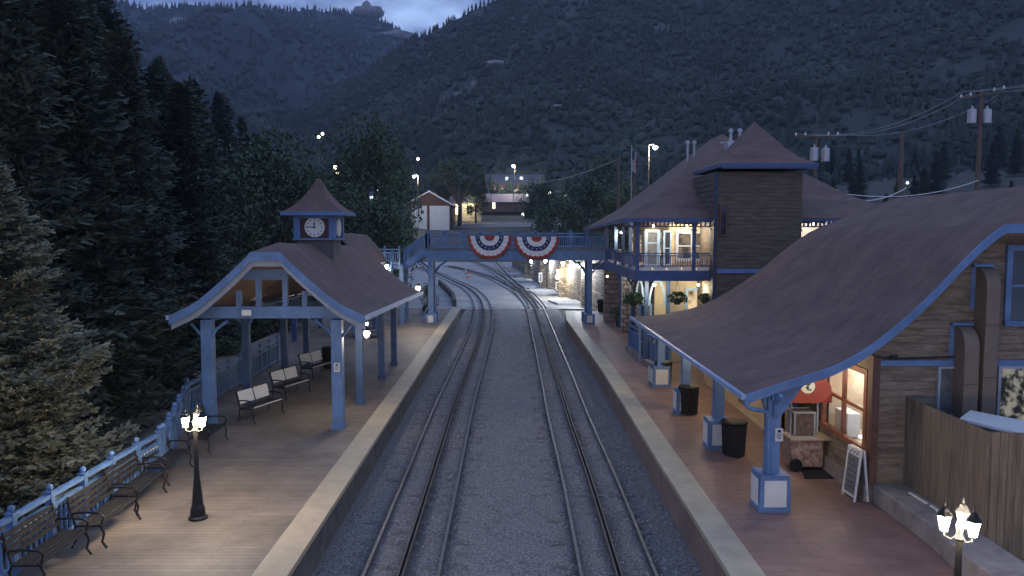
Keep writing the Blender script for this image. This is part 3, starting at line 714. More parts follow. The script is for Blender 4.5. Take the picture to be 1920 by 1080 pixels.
for px, py, Y, lab in ((449, 547, SY+3, 'tiny interior lamp at the left of the shelter truss'), (486, 557, SY+5, 'tiny interior lamp left of centre in the shelter truss'), (536, 537, SY+2.2, 'tiny interior lamp high at the right truss post'), (574, 568, SY+3.2, 'tiny interior lamp low at the right of the shelter truss')):
    wall_lantern(px, py, Y, lab, 1.0, sz=.5, hang=.15)
# ------------------------------------------------------------------ footbridge
GY = at_z(1108, 607).y; GY0, GY1 = GY, GY+1.8
br = thing('footbridge', 'blue footbridge crossing both tracks, hung with patriotic bunting', 'footbridge', (0, GY, 0))
XL, XR = at_y(800, 480, GY).x, at_y(1140, 480, GY).x
z0, z1 = at_y(950, 488, GY).z, at_y(950, 468, GY).z
s = MB(); s.box(XL, XR, GY0, GY0+.12, z0, z1); s.box(XL, XR, GY1-.12, GY1, z0, z1); s.build('girder', BLUE, br)
s = MB(); s.box(XL, XR, GY0+.125, GY1-.125, z1-.12, z1-.02); s.box(XL, XR, GY0-.05, GY1+.05, z1+.002, z1+.07); s.build('deck', mat('bridge_deck', (.12, .12, .12), .8, .2, 3), br)
hr = at_y(950, 438, GY).z-z1
fence('bridge_railing', [(XL, GY0+.02, z1+.07), (XR, GY0+.02, z1+.07)], '', h=hr-.07, spacing=1.15, nb=8, root=br)
fence('bridge_railing', [(XL, GY1-.02, z1+.07), (XR, GY1-.02, z1+.07)], '', h=hr-.07, spacing=1.15, nb=8, root=br)
for px in (808, 1106):
    X = at_y(px, 560, GY).x
    for Y in (GY0+.1, GY1-.1):
        s = MB(); s.box(X-.15, X+.15, Y-.15, Y+.15, 0, z0-.003); s.box(X-.32, X+.32, Y-.32, Y+.32, 0, .62); s.build('column', BLUE, br)
        s = MB(); s.box(X-.17, X+.17, Y-.335, Y-.322, .1, .54); s.build('column_panel', PANEL, br)
        for sg in (-1, 1): s = MB(); s.tube([(X+sg*.12, Y, z0-.9), (X+sg*.4, Y, z0-.45), (X+sg*.95, Y, z0-.05)], .06, 6); s.build('brace', BLUE, br)
s = MB(); s.box(XR-1.0, XR+1.6, GY0+.2, GY1-.2, z0-.6, z0-.25); s.build('support_beam', BLUE_D, br)
q = at_y(892, 474, GY-.01); s = MB(); s.box(q.x-.32, q.x+.32, GY0-.012, GY0-.002, q.z-.05, q.z+.06); s.build('nameplate', mat('plate_pale_blue', (.20, .30, .52), .5, .1, 3), br)
# bunting
def bunting(pxl, pxr, py, drop, label):
    a, b = at_y(pxl, py, GY), at_y(pxr, py, GY); xm = (a.x+b.x)/2; Rr = (b.x-a.x)/2; H = drop; y = GY0-.10
    t = thing('bunting', label, 'bunting', (xm, y, a.z-H), group='pleated fan buntings on the bridge rail')
    rads = [0.001, .14, .26, .42, .52, .64, .72, .84, .92, 1.0]; cols = [0, 0, 1, 1, 2, 1, 1, 0, 0]; cols = [0, 0, 1, 2, 2, 1, 1, 0, 0]
    rads = [.001, .12, .24, .44, .54, .64, .76, .86, .93, 1.0]; nT = 72; mbm = MB(); V = []
    for r_ in rads:
        for j in range(nT+1):
            th = PI+PI*j/nT; rr = r_*(1+.012*math.sin(th*24))
            V.append((xm+Rr*rr*math.cos(th), y+.045*r_*math.sin(th*26)-.02, a.z+H*rr*math.sin(th)-.16*(abs(math.cos(th))*r_-.0)*(1-abs(math.cos(th))*r_)*1.2))
    mbm.add(V, []);
    for i in range(len(rads)-1):
        for j in range(nT): mbm.f.append((i*(nT+1)+j, i*(nT+1)+j+1, (i+1)*(nT+1)+j+1, (i+1)*(nT+1)+j)); mbm.mi.append(cols[i])
    o = mbm.build('fan_cloth', [RED, WHITEC, NAVY], t, smooth=True); so_ = o.modifiers.new('t', 'SOLIDIFY'); so_.thickness = .006
    for k in range(9):
        th = PI+PI*(k+.5)/9; rr = .54; c = (xm+Rr*rr*math.cos(th), y-.085, a.z+H*rr*math.sin(th)-.02); pts = []
        for j in range(10): q_ = (.052 if j % 2 == 0 else .022); an = PI/2+j*PI/5; pts.append((c[0]+q_*math.cos(an), c[2]+q_*math.sin(an)))
        s = MB(); s.prism(pts, 'y', c[1]-.004, c[1]+.004); s.build('star', WHITEC, t)
    return t
bunting(877, 960, 441, 1.46, 'left of the two red, white and blue fan buntings on the footbridge')
bunting(964, 1049, 443, 1.42, 'right of the two red, white and blue fan buntings on the footbridge')
# stair with landing
st = thing('bridge_stair', 'blue stair with landing coming down from the footbridge to the wooden platform', 'stair', (-8, GY, 0))
la = at_y(758, 497, GY0); lz = la.z; LXa, LXb = at_y(697, 495, GY0).x, la.x
for yy_ in (GY0+.05, GY1-.05): s = MB(); s.bar((XL, yy_, z1-.12), (LXb, yy_, lz-.1), .12, .42); s.build('stringer', BLUE, st)
n = 6
s = MB()
for i in range(n): x = XL+(LXb-XL)*(i+.5)/n; z = z1+(lz-z1)*(i+.5)/n; s.box(x-.16, x+.16, GY0+.12, GY1-.12, z-.03, z+.02)
s.build('steps', BLUE_D, st)
def slope_rail(a, b, root, n=12, h=.95):
    a, b = Vector(a), Vector(b); s = MB(); s.bar(a+Vector((0, 0, h)), b+Vector((0, 0, h)), .06, .08); s.bar(a+Vector((0, 0, h*.8)), b+Vector((0, 0, h*.8)), .04, .05); s.bar(a+Vector((0, 0, .12)), b+Vector((0, 0, .12)), .05, .07); s.build('handrail', BLUE, root)
    for k in range(n+1): c = a.lerp(b, k/n); s = MB(); w_ = .05 if k in (0, n) else .018; s.box(c.x-w_, c.x+w_, c.y-w_, c.y+w_, c.z, c.z+h); s.build('baluster', BLUE, root)
slope_rail((XL, GY0+.02, z1), (LXb, GY0+.02, lz), st); slope_rail((XL, GY1-.02, z1), (LXb, GY1-.02, lz), st)
s = MB(); s.box(LXa, LXb, GY0-.6, GY1+.2, lz-.22, lz); s.build('landing', BLUE, st)
LB = mat('pale_trim_lit_baluster', (.22, .34, .52), .5, .1, 3)
BB = BLUE; BLUE = LB  # landing railing takes the paler blue, painting in light on its balusters
fence('landing_railing', [(LXa, GY0-.55, lz), (LXb-.2, GY0-.55, lz)], '', h=.98, spacing=1.0, nb=7, root=st); BLUE = BB
for X in (LXa+.15, LXb-.1):
    for Y in (GY0-.4, GY1): s = MB(); s.box(X-.11, X+.11, Y-.11, Y+.11, 0, lz-.22); s.build('support_post', BLUE, st)
# lower flight toward the camera
fx0, fx1 = LXa+.1, LXa+1.4; ya_, yb_ = GY0-.6, GY0-6.4
for X in (fx0, fx1):
    s = MB(); s.bar((X, ya_, lz-.1), (X, yb_, .1), .08, .38); s.build('stringer', BLUE, st); slope_rail((X, ya_, lz), (X, yb_, .15), st, 14)
s = MB(); n = 20
for i in range(n): y = ya_+(yb_-ya_)*(i+.5)/n; z = lz*(1-(i+.5)/n); s.box(fx0+.04, fx1-.04, y-.15, y+.15, z-.03, z+.02)
s.build('steps', BLUE_D, st)
# X-braced panel beside the column
s = MB(); xq = at_y(790, 560, GY0).x
s.bar((xq-.1, GY0-.2, 0.1), (XL+.1, GY0-.2, 1.1), .06, .06); s.bar((xq-.1, GY0-.2, 1.1), (XL+.1, GY0-.2, .1), .06, .06); s.build('cross_brace', BLUE, st)
# ------------------------------------------------------------------ siding, windows
def siding(mbm, xl, xr, z0, z1, y, step=.17, out=.035):
    """lapped boards on a wall facing -Y; xl/xr are functions of z or numbers"""
    fx = (lambda z: xl) if not callable(xl) else xl; gx = (lambda z: xr) if not callable(xr) else xr; z = z0
    while z < z1-.02:
        t = min(z+step, z1); a, b, a2, b2 = fx(z), gx(z), fx(t), gx(t)
        if b-a > .05: mbm.add([(a, y-out, z), (b, y-out, z), (b2, y-.006, t), (a2, y-.006, t), (a, y+.1, z), (b, y+.1, z), (b2, y+.1, t), (a2, y+.1, t)], [(0, 1, 2, 3), (0, 4, 5, 1), (0, 3, 7, 4), (1, 5, 6, 2)])
        z = t
def siding_x(mbm, x, y0, y1, z0, z1, step=.17, out=.035):
    z = z0
    while z < z1-.02:
        t = min(z+step, z1); mbm.add([(x-out, y0, z), (x-out, y1, z), (x-.006, y1, t), (x-.006, y0, t), (x+.1, y0, z), (x+.1, y1, z), (x+.1, y1, t), (x+.1, y0, t)], [(1, 0, 3, 2), (1, 5, 4, 0), (0, 4, 7, 3), (1, 2, 6, 5)]); z = t
def win_y(root, x0, x1, z0, z1, y, frame, pane, nx=1, nz=2, fw=.09, name='window', sub=True):
    s = MB(); yo = y-.07
    s.box(x0-fw, x1+fw, yo, y+.02, z1, z1+fw); s.box(x0-fw, x1+fw, yo-.03, y+.02, z0-fw, z0); s.box(x0-fw, x0, yo, y+.02, z0, z1); s.box(x1, x1+fw, yo, y+.02, z0, z1)
    for i in range(1, nx): X = x0+(x1-x0)*i/nx; s.box(X-fw*.3, X+fw*.3, yo+.012, y+.02, z0, z1)
    for i in range(1, nz): Z = z0+(z1-z0)*i/nz; s.box(x0, x1, yo+.02, y+.02, Z-fw*.25, Z+fw*.25)
    o = s.build(name, frame, root); p = MB(); p.box(x0+.002, x1-.002, y-.03, y-.02, z0+.002, z1-.002); p.build('pane', pane, o); return o
def win_x(root, x, y0, y1, z0, z1, frame, pane, ny=1, nz=2, fw=.09, name='window'):
    s = MB(); xo = x-.07
    s.box(xo, x+.02, y0-fw, y1+fw, z1, z1+fw); s.box(xo-.03, x+.02, y0-fw, y1+fw, z0-fw, z0); s.box(xo, x+.02, y0-fw, y0, z0, z1); s.box(xo, x+.02, y1, y1+fw, z0, z1)
    for i in range(1, ny): Y = y0+(y1-y0)*i/ny; s.box(xo+.012, x+.02, Y-fw*.4, Y+fw*.4, z0, z1)
    for i in range(1, nz): Z = z0+(z1-z0)*i/nz; s.box(xo+.02, x+.02, y0, y1, Z-fw*.3, Z+fw*.3)
    o = s.build(name, frame, root); p = MB(); p.box(x-.03, x-.02, y0+.002, y1-.002, z0+.002, z1-.002); p.build('pane', pane, o); return o
# ------------------------------------------------------------------ gift shop with the sweeping roof
PY = at_z(1452, 962).y+.33
NY = PY-.25                         # near gable plane
shop = thing('gift_shop', 'low station shop with huge sweeping brown roof, blue bargeboards and posts on boxed pedestals', 'building', (11, NY, 0))
pp = [at_y(px, py, NY) for px, py in ((1398, 741), (1480, 713), (1558, 689), (1616, 659), (1655, 631), (1698, 596), (1752, 545), (1811, 483), (1853, 444), (1884.5, 421.5))]
pr_ = clip_prof([(p.x, p.z) for p in pp], 2); n0 = len(pr_)
RX = 11.75; rg_ = at_y(1880, 350, at_x(1880, 350, RX).y).z
x9, z9 = pr_[-1]
rzt = z9+(RX-x9)*.52
pr_ += [((x9+RX)/2, (z9+rzt)/2), (RX, rzt)]
FAR = NY+15.2
def yfar(x, z):
    return lerp_tab([(4.8, FAR), (5.7, FAR-2.0), (6.5, FAR-2.6), (7.5, FAR-3.4), (8.5, FAR-4.3), (9.5, FAR-5.1), (10.4, FAR-5.9), (RX, FAR-7.0)], x)
ya = [NY]*n0+[NY+.75, NY+1.5]; yb = [yfar(x, z) for x, z in pr_]
hip_roof('roof', pr_, RX, ya, yb, SHING, shop, .10, zslope=-.006)
fullp = pr_[:n0]+[(2*RX-x, z) for x, z in pr_[:n0]][::-1]
s = MB(); barge(s, fullp, NY-.07, NY-.005, .17); s.build('bargeboard', BLUE, shop)
s = MB(); barge(s, [(x, z-.13) for x, z in fullp], NY+.08, NY+.5, .10, 0); s.build('soffit', SOFF, shop)
ex, ez = pr_[0]; s = MB(); s.bar((ex-.04, NY-.05, ez-.04), (ex-.04, FAR, ez-.04-.006*15), .10, .10); s.build('gutter', mat('gutter_paint'.replace('gutter', 'gutter_blue'), (.24, .34, .52), .4, .1, 3), shop)
PXX = at_z(1455, 962).x+.05
WXL = 7.74
pcs = [PY, at_z(1352, 843).y+.3, at_z(1287, 777).y+.3, at_z(1232, 723).y+.3, FAR-2.2]
for i, y in enumerate(pcs):
    X = 5.47 if i == 0 else 5.58; h = ez+.02
    s = MB(); s.box(X-.13, X+.13, y-.13, y+.13, .75, h+.12); s.build('post', BLUE, shop)
    s = MB(); s.prism([(X-.33, 0), (X+.33, 0), (X+.30, .78), (X-.30, .78)], 'y', y-.31, y+.31); pd = s.build('pedestal', BLUE, shop)
    s = MB(); s.box(X-.23, X+.23, y-.325, y-.3115, .12, .68); s.box(X-.345, X-.3315, y-.23, y+.23, .12, .68); s.build('pedestal_panel', PANEL, pd)
    s = MB()
    for sg in (-1, 1): s.tube([(X, y+sg*.1, h-.55), (X, y+sg*.22, h-.2), (X, y+sg*.5, h+.02)], .045, 6)
    s.tube([(X+.1, y, h-.5), (X+.3, y, h-.1), (X+.75, y, h+.28)], .05, 6); s.build('brace', BLUE, shop)
s = MB(); s.bar((5.47, NY+.05, ez-.02), (5.47, FAR-3.2, ez-.10), .16, .2); s.build('eave_beam', BLUE, shop)
# solid bracket under the bargeboard at the near post
s = MB(); s.prism([(5.3, 2.1), (5.62, 1.95), (6.15, 2.72), (5.9, 2.76), (5.2, 2.5)], 'y', PY-.05, PY+.05); s.build('gable_bracket', BLUE, shop)
# downpipe
s = MB(); s.tube([(ex, NY-.03, ez-.06), (ex+.02, NY-.05, ez-.22), (ex+.14, NY-.1, ez-.27), (5.28, PY-.2, ez-.36), (5.33, PY-.2, ez-.55), (5.36, PY-.2, .80)], .045, 8); s.build('downpipe', BLUE, shop)
# near gable wall
WY = NY+.62
def xleft(z):
    best = 99
    for (a, b), (c, d) in zip(pr_, pr_[1:]):
        if b <= z+.16 <= d: best = a+(c-a)*(z+.16-b)/max(1e-6, d-b)
    if z+.16 < pr_[0][1]: best = pr_[0][0]
    return max(WXL, best+.05) if best < 90 else 99
s = MB(); siding(s, xleft, lambda z: 2*RX-xleft(z), 0, z9-.05, WY, .165, .04); s.box(WXL+.02, 2*RX-WXL, WY+.05, WY+.12, 0, 3.0); s.build('gable_wall', LOG, shop)
s = MB(); s.box(WXL-.02, 9.5, WY-.075, WY-.042, 2.98, 3.10); s.box(10.32, 15.2, WY-.075, WY-.042, 2.98, 3.10); s.build('trim_band', BLUE, shop)
s = MB(); s.tube([(WXL, WY-.09, 3.17), (8.2, WY-.09, 3.14), (9.45, WY-.09, 3.18)], .018, 6); s.box(WXL+.3, WXL+.45, WY-.12, WY-.08, 3.13, 3.21); s.build('conduit', IRON, shop)
win_y(shop, 10.55, 12.9, at_y(1900, 600, WY).z, at_y(1900, 470, WY).z, WY-.03, BLUE, GLASS, 3, 2, .12)
win_y(shop, 10.42, 12.9, at_y(1900, 805, WY).z, at_y(1900, 690, WY).z, WY-.03, mat('grey_blue_paint', (.3, .34, .42)), litroom('frosted_room', (.03, .03, .03), (.55, .52, .45), .28, 6), 4, 1, .06)
win_y(shop, at_y(1760, 700, WY).x, at_y(1795, 700, WY).x, at_y(1760, 775, WY).z, at_y(1760, 690, WY).z, WY-.03, mat('grey_blue_paint', (.3, .34, .42)), GLASSG, 1, 1, .05)
def duct(x0, x1, ztop, zbot, label):
    d = .42; y1 = WY-.04; y0 = y1-d; pts = []
    for i in range(9): a = PI/2*i/8; pts.append((y0+.36*(1-math.cos(a)) if False else y1-d*math.sin(PI/2-a)*1.0 if False else y0+(.40)*(1-math.sin(a)), ztop-.40+.40*math.sin(PI/2*0+math.asin(min(1, math.sqrt(max(0, 1-(1-math.sin(a))**2)))))))
    pts = [(y0, zbot), (y0, ztop-.45)]+[(y1-d*math.cos(a), ztop-.45+.45*math.sin(a)) for a in [PI/2*i/8 for i in range(1, 9)]]+[(y1, zbot)]
    t = thing('vent_duct', label, 'duct', (x0, y0, zbot), group='brown exhaust ducts on the gable wall'); s = MB(); s.prism([(p[0], p[1]) for p in pts], 'x', x0, x1)
    s.build('duct_body', DUCT, t, bevel=.01)
    s = MB(); s.box(x0-.10, x1+.03, y1+.001, y1+.03, ztop-.9, ztop+.05); s.box(x0-.10, x1+.03, y1-.12, y1, ztop+.004, ztop+.06); s.build('mounting_board', BLUE, t)
    s = MB(); z = ztop-1.2
    while z > zbot+.3: s = MB(); s.box(x0-.006, x1+.006, y0-.006, y0+.01, z, z+.02); s.build('seam', mat('duct_seam', (.09, .07, .055), .7), t); z -= 1.1
YD = WY-.46
duct(at_y(1853, 520, YD).x, at_y(1879, 520, YD).x, at_y(1860, 500, WY).z, 1.3, 'tall brown duct with rounded top, rising up the gable wall')
duct(at_y(1811, 640, YD).x, at_y(1839, 640, YD).x, at_y(1815, 609, WY).z, 1.3, 'short brown duct with rounded top, left of the tall one')
CLEAR = bpy.data.materials.new('clear_pane'); CLEAR.use_nodes = True; _t = CLEAR.node_tree; _n = _t.nodes; _tr = _n.new('ShaderNodeBsdfTransparent'); _mx = _n.new('ShaderNodeMixShader');  _gl = _n.new('ShaderNodeBsdfGlossy'); _gl.inputs['Roughness'].default_value = .03
_mx.inputs[0].default_value = .10; _t.links.new(_tr.outputs[0], _mx.inputs[1]); _t.links.new(_gl.outputs[0], _mx.inputs[2]); _t.links.new(_mx.outputs[0], _n['Material Output'].inputs['Surface'])
def stuff_(w0, w1):
    rg = random.Random(12); cols = [RED, WHITE, NAVY, TAN, BLACKM, BLUE, REDW]
    for z in (1.45, 1.85, 2.25):
        s = MB(); s.box(WXL+1.45, WXL+1.88, w0, w1, z-.03, z); s.build('shelf', SLATW, shop)
        g = [MB() for _ in cols]; y = w0+.05
        while y < w1-.1:
            w_ = rg.uniform(.06, .2); g[rg.randrange(7)].box(WXL+1.5, WXL+1.5+rg.uniform(.1, .3), y, y+w_, z+.002, z+rg.uniform(.12, .32)); y += w_+rg.uniform(.02, .08)
        for q_, m_ in zip(g, cols):
            if q_.v: q_.build('shelf_goods', m_, shop)['kind'] = 'stuff'
    s = MB(); s.box(WXL+.5, WXL+.54, w0+.35, w0+.75, 1.0, 2.6); s.build('white_display_panel', WHITE, shop)
    s = MB(); s.box(WXL+.15, WXL+.45, w1-.9, w1-.2, 1.0, 1.55); s.build('display_case', WHITE, shop)
    plight((WXL+.9, w1-.5, 2.7), 45, (1, .9, .8), .08); plight((WXL+.8, w0+.5, 2.75), 45, (.8, .88, 1), .08)
    s = MB(); s.lathe([(.03, -.08), (.09, -.04), (.09, .0), (.03, .06)], (WXL+.75, w1-.35, 2.6), 12); s.build('pendant_globe', LAMPG, shop)
# wall facing the tracks, with red-framed window and entry recess
wy0 = WY; w0 = max(WY+.28, at_x(1636, 760, WXL).y); w1 = at_x(1549, 760, WXL).y
zb = at_x(1545, 789, WXL).z; zt_ = 2.72
s = MB(); siding_x(s, WXL, wy0, w1+.25, 0.35, zb-.1); siding_x(s, WXL, wy0, w0-.1, zb-.1, 3.0); siding_x(s, WXL, w0-.1, w1+.25, zt_+.12, 3.2); s.build('track_side_wall', LOG, shop)
s = MB(); s.box(WXL-.06, WXL+.10, WY-.10, WY+.12, .43, 3.2); s.build('corner_board', mat('dark_red_brown', (.12, .06, .045), .7), shop)
s = MB(); s.box(WXL-.12, WXL+.1, wy0, w1+.6, 0, .348); s.build('stone_base', STONEC, shop)
win_x(shop, WXL, w0, w1, zb, zt_, REDW, CLEAR, 2, 2, .13, 'display_window')
s = MB(); s.box(WXL+1.9, WXL+2.0, wy0+.2, w1+.1, 0, 3.0); s.box(WXL+.1, WXL+1.9, w1+.05, w1+.1, 0, 3.0); s.box(WXL+.1, WXL+1.9, wy0+.15, w1+.1, 2.95, 3.0); s.box(WXL+.1, WXL+1.9, wy0+.15, w1+.1, .9, .95); s.build('inner_wall', TAN, shop)
stuff_(w0, w1)
# counter and lit screens behind the window
s = MB(); s.box(WXL+.22, WXL+.62, w0+.25, w0+.8, zb-.02, zb+.03); s.build('lit_counter', emit('screen_glow', (.62, .72, 1), 2.2), shop)
ye = w1+.25; yf = ye+1.9
s = MB(); siding_x(s, WXL+1.3, ye, yf, 0, 3.0); s.box(WXL, WXL+1.3, ye-.1, ye, 0, 3.0); s.box(WXL, WXL+1.3, yf, yf+.1, 0, 3.0); s.build('recess_wall', TOWERM, shop)
for (X, y) in ((WXL-.05, yf-.1), (WXL+.5, ye+.3)): s = MB(); s.box(X-.08, X+.08, y-.08, y+.08, 0, 2.9); s.build('recess_post', BLUE_D, shop)
s = MB(); s.box(WXL+1.15, WXL+1.22, ye+.5, yf-.3, 0, 2.1); s.build('shop_door', BLUE_D, shop)
s = MB(); siding_x(s, WXL-.3, yf+.1, FAR-1.2, .0, 2.95, .2); s.box(WXL-.28, WXL-.1, yf+.1, yf+.3, 0, 2.9); s.build('far_wall', LOGT, shop)
for y in (yf+1.5, yf+4.2, yf+6.8):
    if y+1 < FAR-1.5: win_x(shop, WXL-.3, y, y+1.1, 1.0, 2.1, BLUE_D, ROOM, 2, 2, .08)
for (x, y, p) in ((6.7, w0+.6, 9), (6.8, yf-.8, 10), (6.2, yf+3, 16), (6.2, yf+6.5, 14)):
    t = thing('soffit_lamp', 'x', 'lamp', (x, y, 2.75), group='round lamps under the shop eave'); z = 2.62 if y > yf else 2.78
    s = MB(); s.lathe([(.02, z-.07), (.07, z-.04), (.08, z), (.05, z+.05)], (x, y, 0), 10); s.build('lamp_globe', LAMPG, t); s = MB(); s.tube([(x, y, z+.04), (x, y, z+.14)], .015, 6); s.build('stem', IRON, t)
    t['label'] = {9: 'lamp glowing above the red-framed window', 10: 'lamp in the entry behind the red cart', 16: 'lamp over the tan wall beyond the cart', 14: 'lamp farthest along under the shop eave'}[p]
    plight((x, y, z-.14), p*2.6, (1, .80, .52), .05)
# notice on the near post
q = at_y(1461, 815, PY-.14); placard('notice_sign', (q.x, PY-.145, q.z), .16, .27, 'small white notice on the near blue post of the shop')
# ------------------------------------------------------------------ red popcorn cart
c = at_z(1490, 884); cy = c.y+.3; cx = c.x+.30
ct = thing('snack_cart', 'red-canopied snack cart with glass case and picture panel in front of the shop entry', 'cart', (cx, cy, 0))
s = MB(); s.box(cx-.38, cx+.38, cy-.3, cy+.3, .12, .78); s.build('cart_base', mat('picture_panel', (.20, .055, .045), .6, .5, 7, col2=(.55, .42, .36)), ct)
s = MB(); s.box(cx-.42, cx+.62, cy-.36, cy+.34, .78, .82); s.build('counter', mat('tan_counter', (.45, .36, .26), .5), ct)
s = MB()
for X in (cx-.30, cx+.18):
    for Y in (cy-.24, cy+.22): s.box(X-.018, X+.018, Y-.018, Y+.018, .82, 1.42)
s.box(cx-.32, cx+.2, cy-.26, cy+.24, 1.42, 1.46); s.box(cx-.32, cx+.2, cy-.26, cy+.24, .821, .86); s.build('glass_case_frame', GALV, ct)
s = MB(); s.box(cx-.28, cx+.16, cy-.22, cy+.2, .87, 1.41); s.build('glass_case', mat('case_glass', (.14, .11, .10), .2, .5, 9), ct)
for X in (cx-.32, cx+.34): s = MB(); s.box(X-.02, X+.02, cy-.02, cy+.02, .82, 1.95); s.build('canopy_post', GALV, ct)
s = MB(); pts = [(cx-.52, 1.72)]
for i in range(8): pts.append((cx-.52+1.04*i/7, 1.70+(.03 if i % 2 else 0)))
pts.append((cx+.52, 1.72)); pts += [(cx+.5*math.cos(a), 2.02+.35*math.sin(a)) for a in [PI*i/10 for i in range(11)]]
s.prism(pts, 'y', cy-.42, cy+.4); s.build('canopy', RED, ct)
s = MB(); s.lathe([(.17, 0), (.17, .012)], n=20); s.v = [(cx-.08+v[0], cy-.423-v[2], 2.12+v[1]) for v in s.v]; s.build('emblem_disc', WHITE, ct)
s = MB(); y_ = cy-.44; s.box(cx-.13, cx-.03, y_, y_+.004, 2.15, 2.19); s.box(cx-.11, cx-.06, y_, y_+.004, 2.04, 2.14); s.box(cx-.14, cx-.10, y_, y_+.004, 2.08, 2.12); s.box(cx-.06, cx-.0, y_, y_+.004, 2.02, 2.06); s.build('emblem_mark', mat('emblem_green', (.03, .08, .05), .7), ct)
s = MB(); s.lathe([(.15, 0), (.16, .04), (.15, .08)], n=14); s.v = [(cx-.30+v[2]*0+v[0]*.0+(-.1 if k_ < 0 else 0), cy-.34+v[0]*0+v[2], .16+v[1]) if False else (cx-.28+v[0], cy-.36+v[2], .17+v[1]) for k_, v in enumerate(s.v)]; s.build('wheel', IRON, ct)
m_ = at_z(1548, 890); s = MB(); s.prism([(m_.x-.62, m_.y-.33), (m_.x+.45, m_.y-.33), (m_.x+.45, m_.y+.45), (m_.x-.42, m_.y+.45)], 'z', .002, .022); tag(s.build('door_mat', mat('black_mat', (.02, .017, .016), .95, .3, 9)), 'dark rubber mat on the bricks beside the snack cart', 'mat')
# ------------------------------------------------------------------ A-frame board
_p1, _p2 = at_z(1581, 926), at_z(1604, 942); a = (_p1+_p2)/2+Vector((.14, .02, 0)); ab = thing('sandwich_board', 'white-framed grey chalk board leaning by the stone ledge under the shop window', 'sign', (a.x, a.y, 0), rz=math.atan2(_p2.y-_p1.y, _p2.x-_p1.x))
for sg in (-1, 1):
    s = MB(); X0, X1, H = -.26, .26, 1.12
    P = lambda x, z, d=0: (x, sg*(.15-.12*z/H)+sg*d, z)
    s.bar(P(X0, 0), P(X0, H), .04, .04); s.bar(P(X1, 0), P(X1, H), .04, .04); s.bar(P(X0, .1), P(X1, .1), .04, .04); s.bar(P(X0, H-.02), P(X1, H-.02), .04, .05)
    s.prism([(0, 0), (1, 0), (1, 1), (0, 1)], 'z', 0, 0) if False else None
    fr = s.build('board_frame', WHITE, ab, local=True)
    s = MB(); s.add([P(X0+.02, .12), P(X1-.02, .12), P(X1-.02, H-.17), P(X0+.02, H-.17), P(X0+.02, .12, -.012), P(X1-.02, .12, -.012), P(X1-.02, H-.17, -.012), P(X0+.02, H-.17, -.012)], [(0, 1, 2, 3), (7, 6, 5, 4), (0, 4, 5, 1), (2, 6, 7, 3), (1, 5, 6, 2), (0, 3, 7, 4)]); s.build('chalk_panel', mat('chalk_grey', (.17, .17, .19), .8, .25, 9), fr, local=True)
    s = MB(); s.add([P(X0+.02, H-.168), P(X1-.02, H-.168), P(X1-.02, H-.03), P(X0+.02, H-.03), P(X0+.02, H-.168, -.012), P(X1-.02, H-.168, -.012), P(X1-.02, H-.03, -.012), P(X0+.02, H-.03, -.012)], [(0, 1, 2, 3), (7, 6, 5, 4), (0, 4, 5, 1), (2, 6, 7, 3), (1, 5, 6, 2), (0, 3, 7, 4)]); s.build('header', WHITE, fr, local=True)
    s = MB()
    for i in range(3): s.bar(P(-.13+.13*i-.03, H-.13, .006), P(-.13+.13*i+.03, H-.06, .006), .02, .006)
    for i in range(6): s.bar(P(-.18, H-.27-.12*i, .006), P(.10+.08*((i*7) % 3-1), H-.27-.12*i, .006), .014, .006)
    s.build('lettering', IRON if True else WHITE, fr, local=True)
# ------------------------------------------------------------------ ledge, plank fence, service yard
FX = 8.45; lx = at_z(1783, 1068).x
s = MB(); s.prism([(lx, 7), (FX, 7), (FX, WY-.12), (WXL+.02, WY-.12), (WXL+.02, 14.0), (lx, 12.6)], 'z', 0, .42); tag(s.build('stone_ledge', STONEC, bevel=.03), 'low brown stone ledge along the right edge of the brick platform', 'ledge')
cY = at_x(1860, 811, FX).y; cz = at_x(1860, 811, FX).z
pf_ = thing('plank_fence', 'weathered brown vertical plank fence enclosing the service corner of the shop', 'fence', (FX, cY, 0))
rng2 = random.Random(3)
def planks(a, b, h, nm):
    s = MB(); a, b = Vector(a), Vector(b); L = (b-a).length; n = int(L/.145); d = (b-a)/n
    for i in range(n):
        p, q = a+d*(i+.04), a+d*(i+.96); hh = h+rng2.uniform(-.012, .012); nrm = Vector((d.y, -d.x, 0)).normalized()*-.022; o_ = nrm*rng2.uniform(-.15, .15)
        p, q = p+o_, q+o_; s.add([p, q, q+nrm, p+nrm, p+Vector((0, 0, hh)), q+Vector((0, 0, hh)), q+nrm+Vector((0, 0, hh)), p+nrm+Vector((0, 0, hh))], [(0, 3, 2, 1), (4, 5, 6, 7), (0, 1, 5, 4), (1, 2, 6, 5), (2, 3, 7, 6), (3, 0, 4, 7)])
    s.build(nm, mat('fence_planks', (.185, .145, .105), .9, .42, 2.2, .5, 25, stretch=(6, 6, .5)), pf_)
planks((FX, cY, .35), (FX, WY-.05, .35), cz-.35, 'side_panel'); planks((FX, cY-.02, .0), (FX+4.6, cY-.02, .0), cz, 'front_panel')
s = MB()
for z in (.6, 1.9): s.box(FX+.03, FX+.08, cY+.03, WY-.06, z, z+.09); s.box(FX+.1, FX+4.6, cY+.03, cY+.08, z, z+.09)
s.build('fence_rail', TIE, pf_)
u = thing('utility_cover', 'white sloped cover panels on the box behind the plank fence', 'cover', (9.3, cY+.5, 0))
s = MB(); za = cz-.17
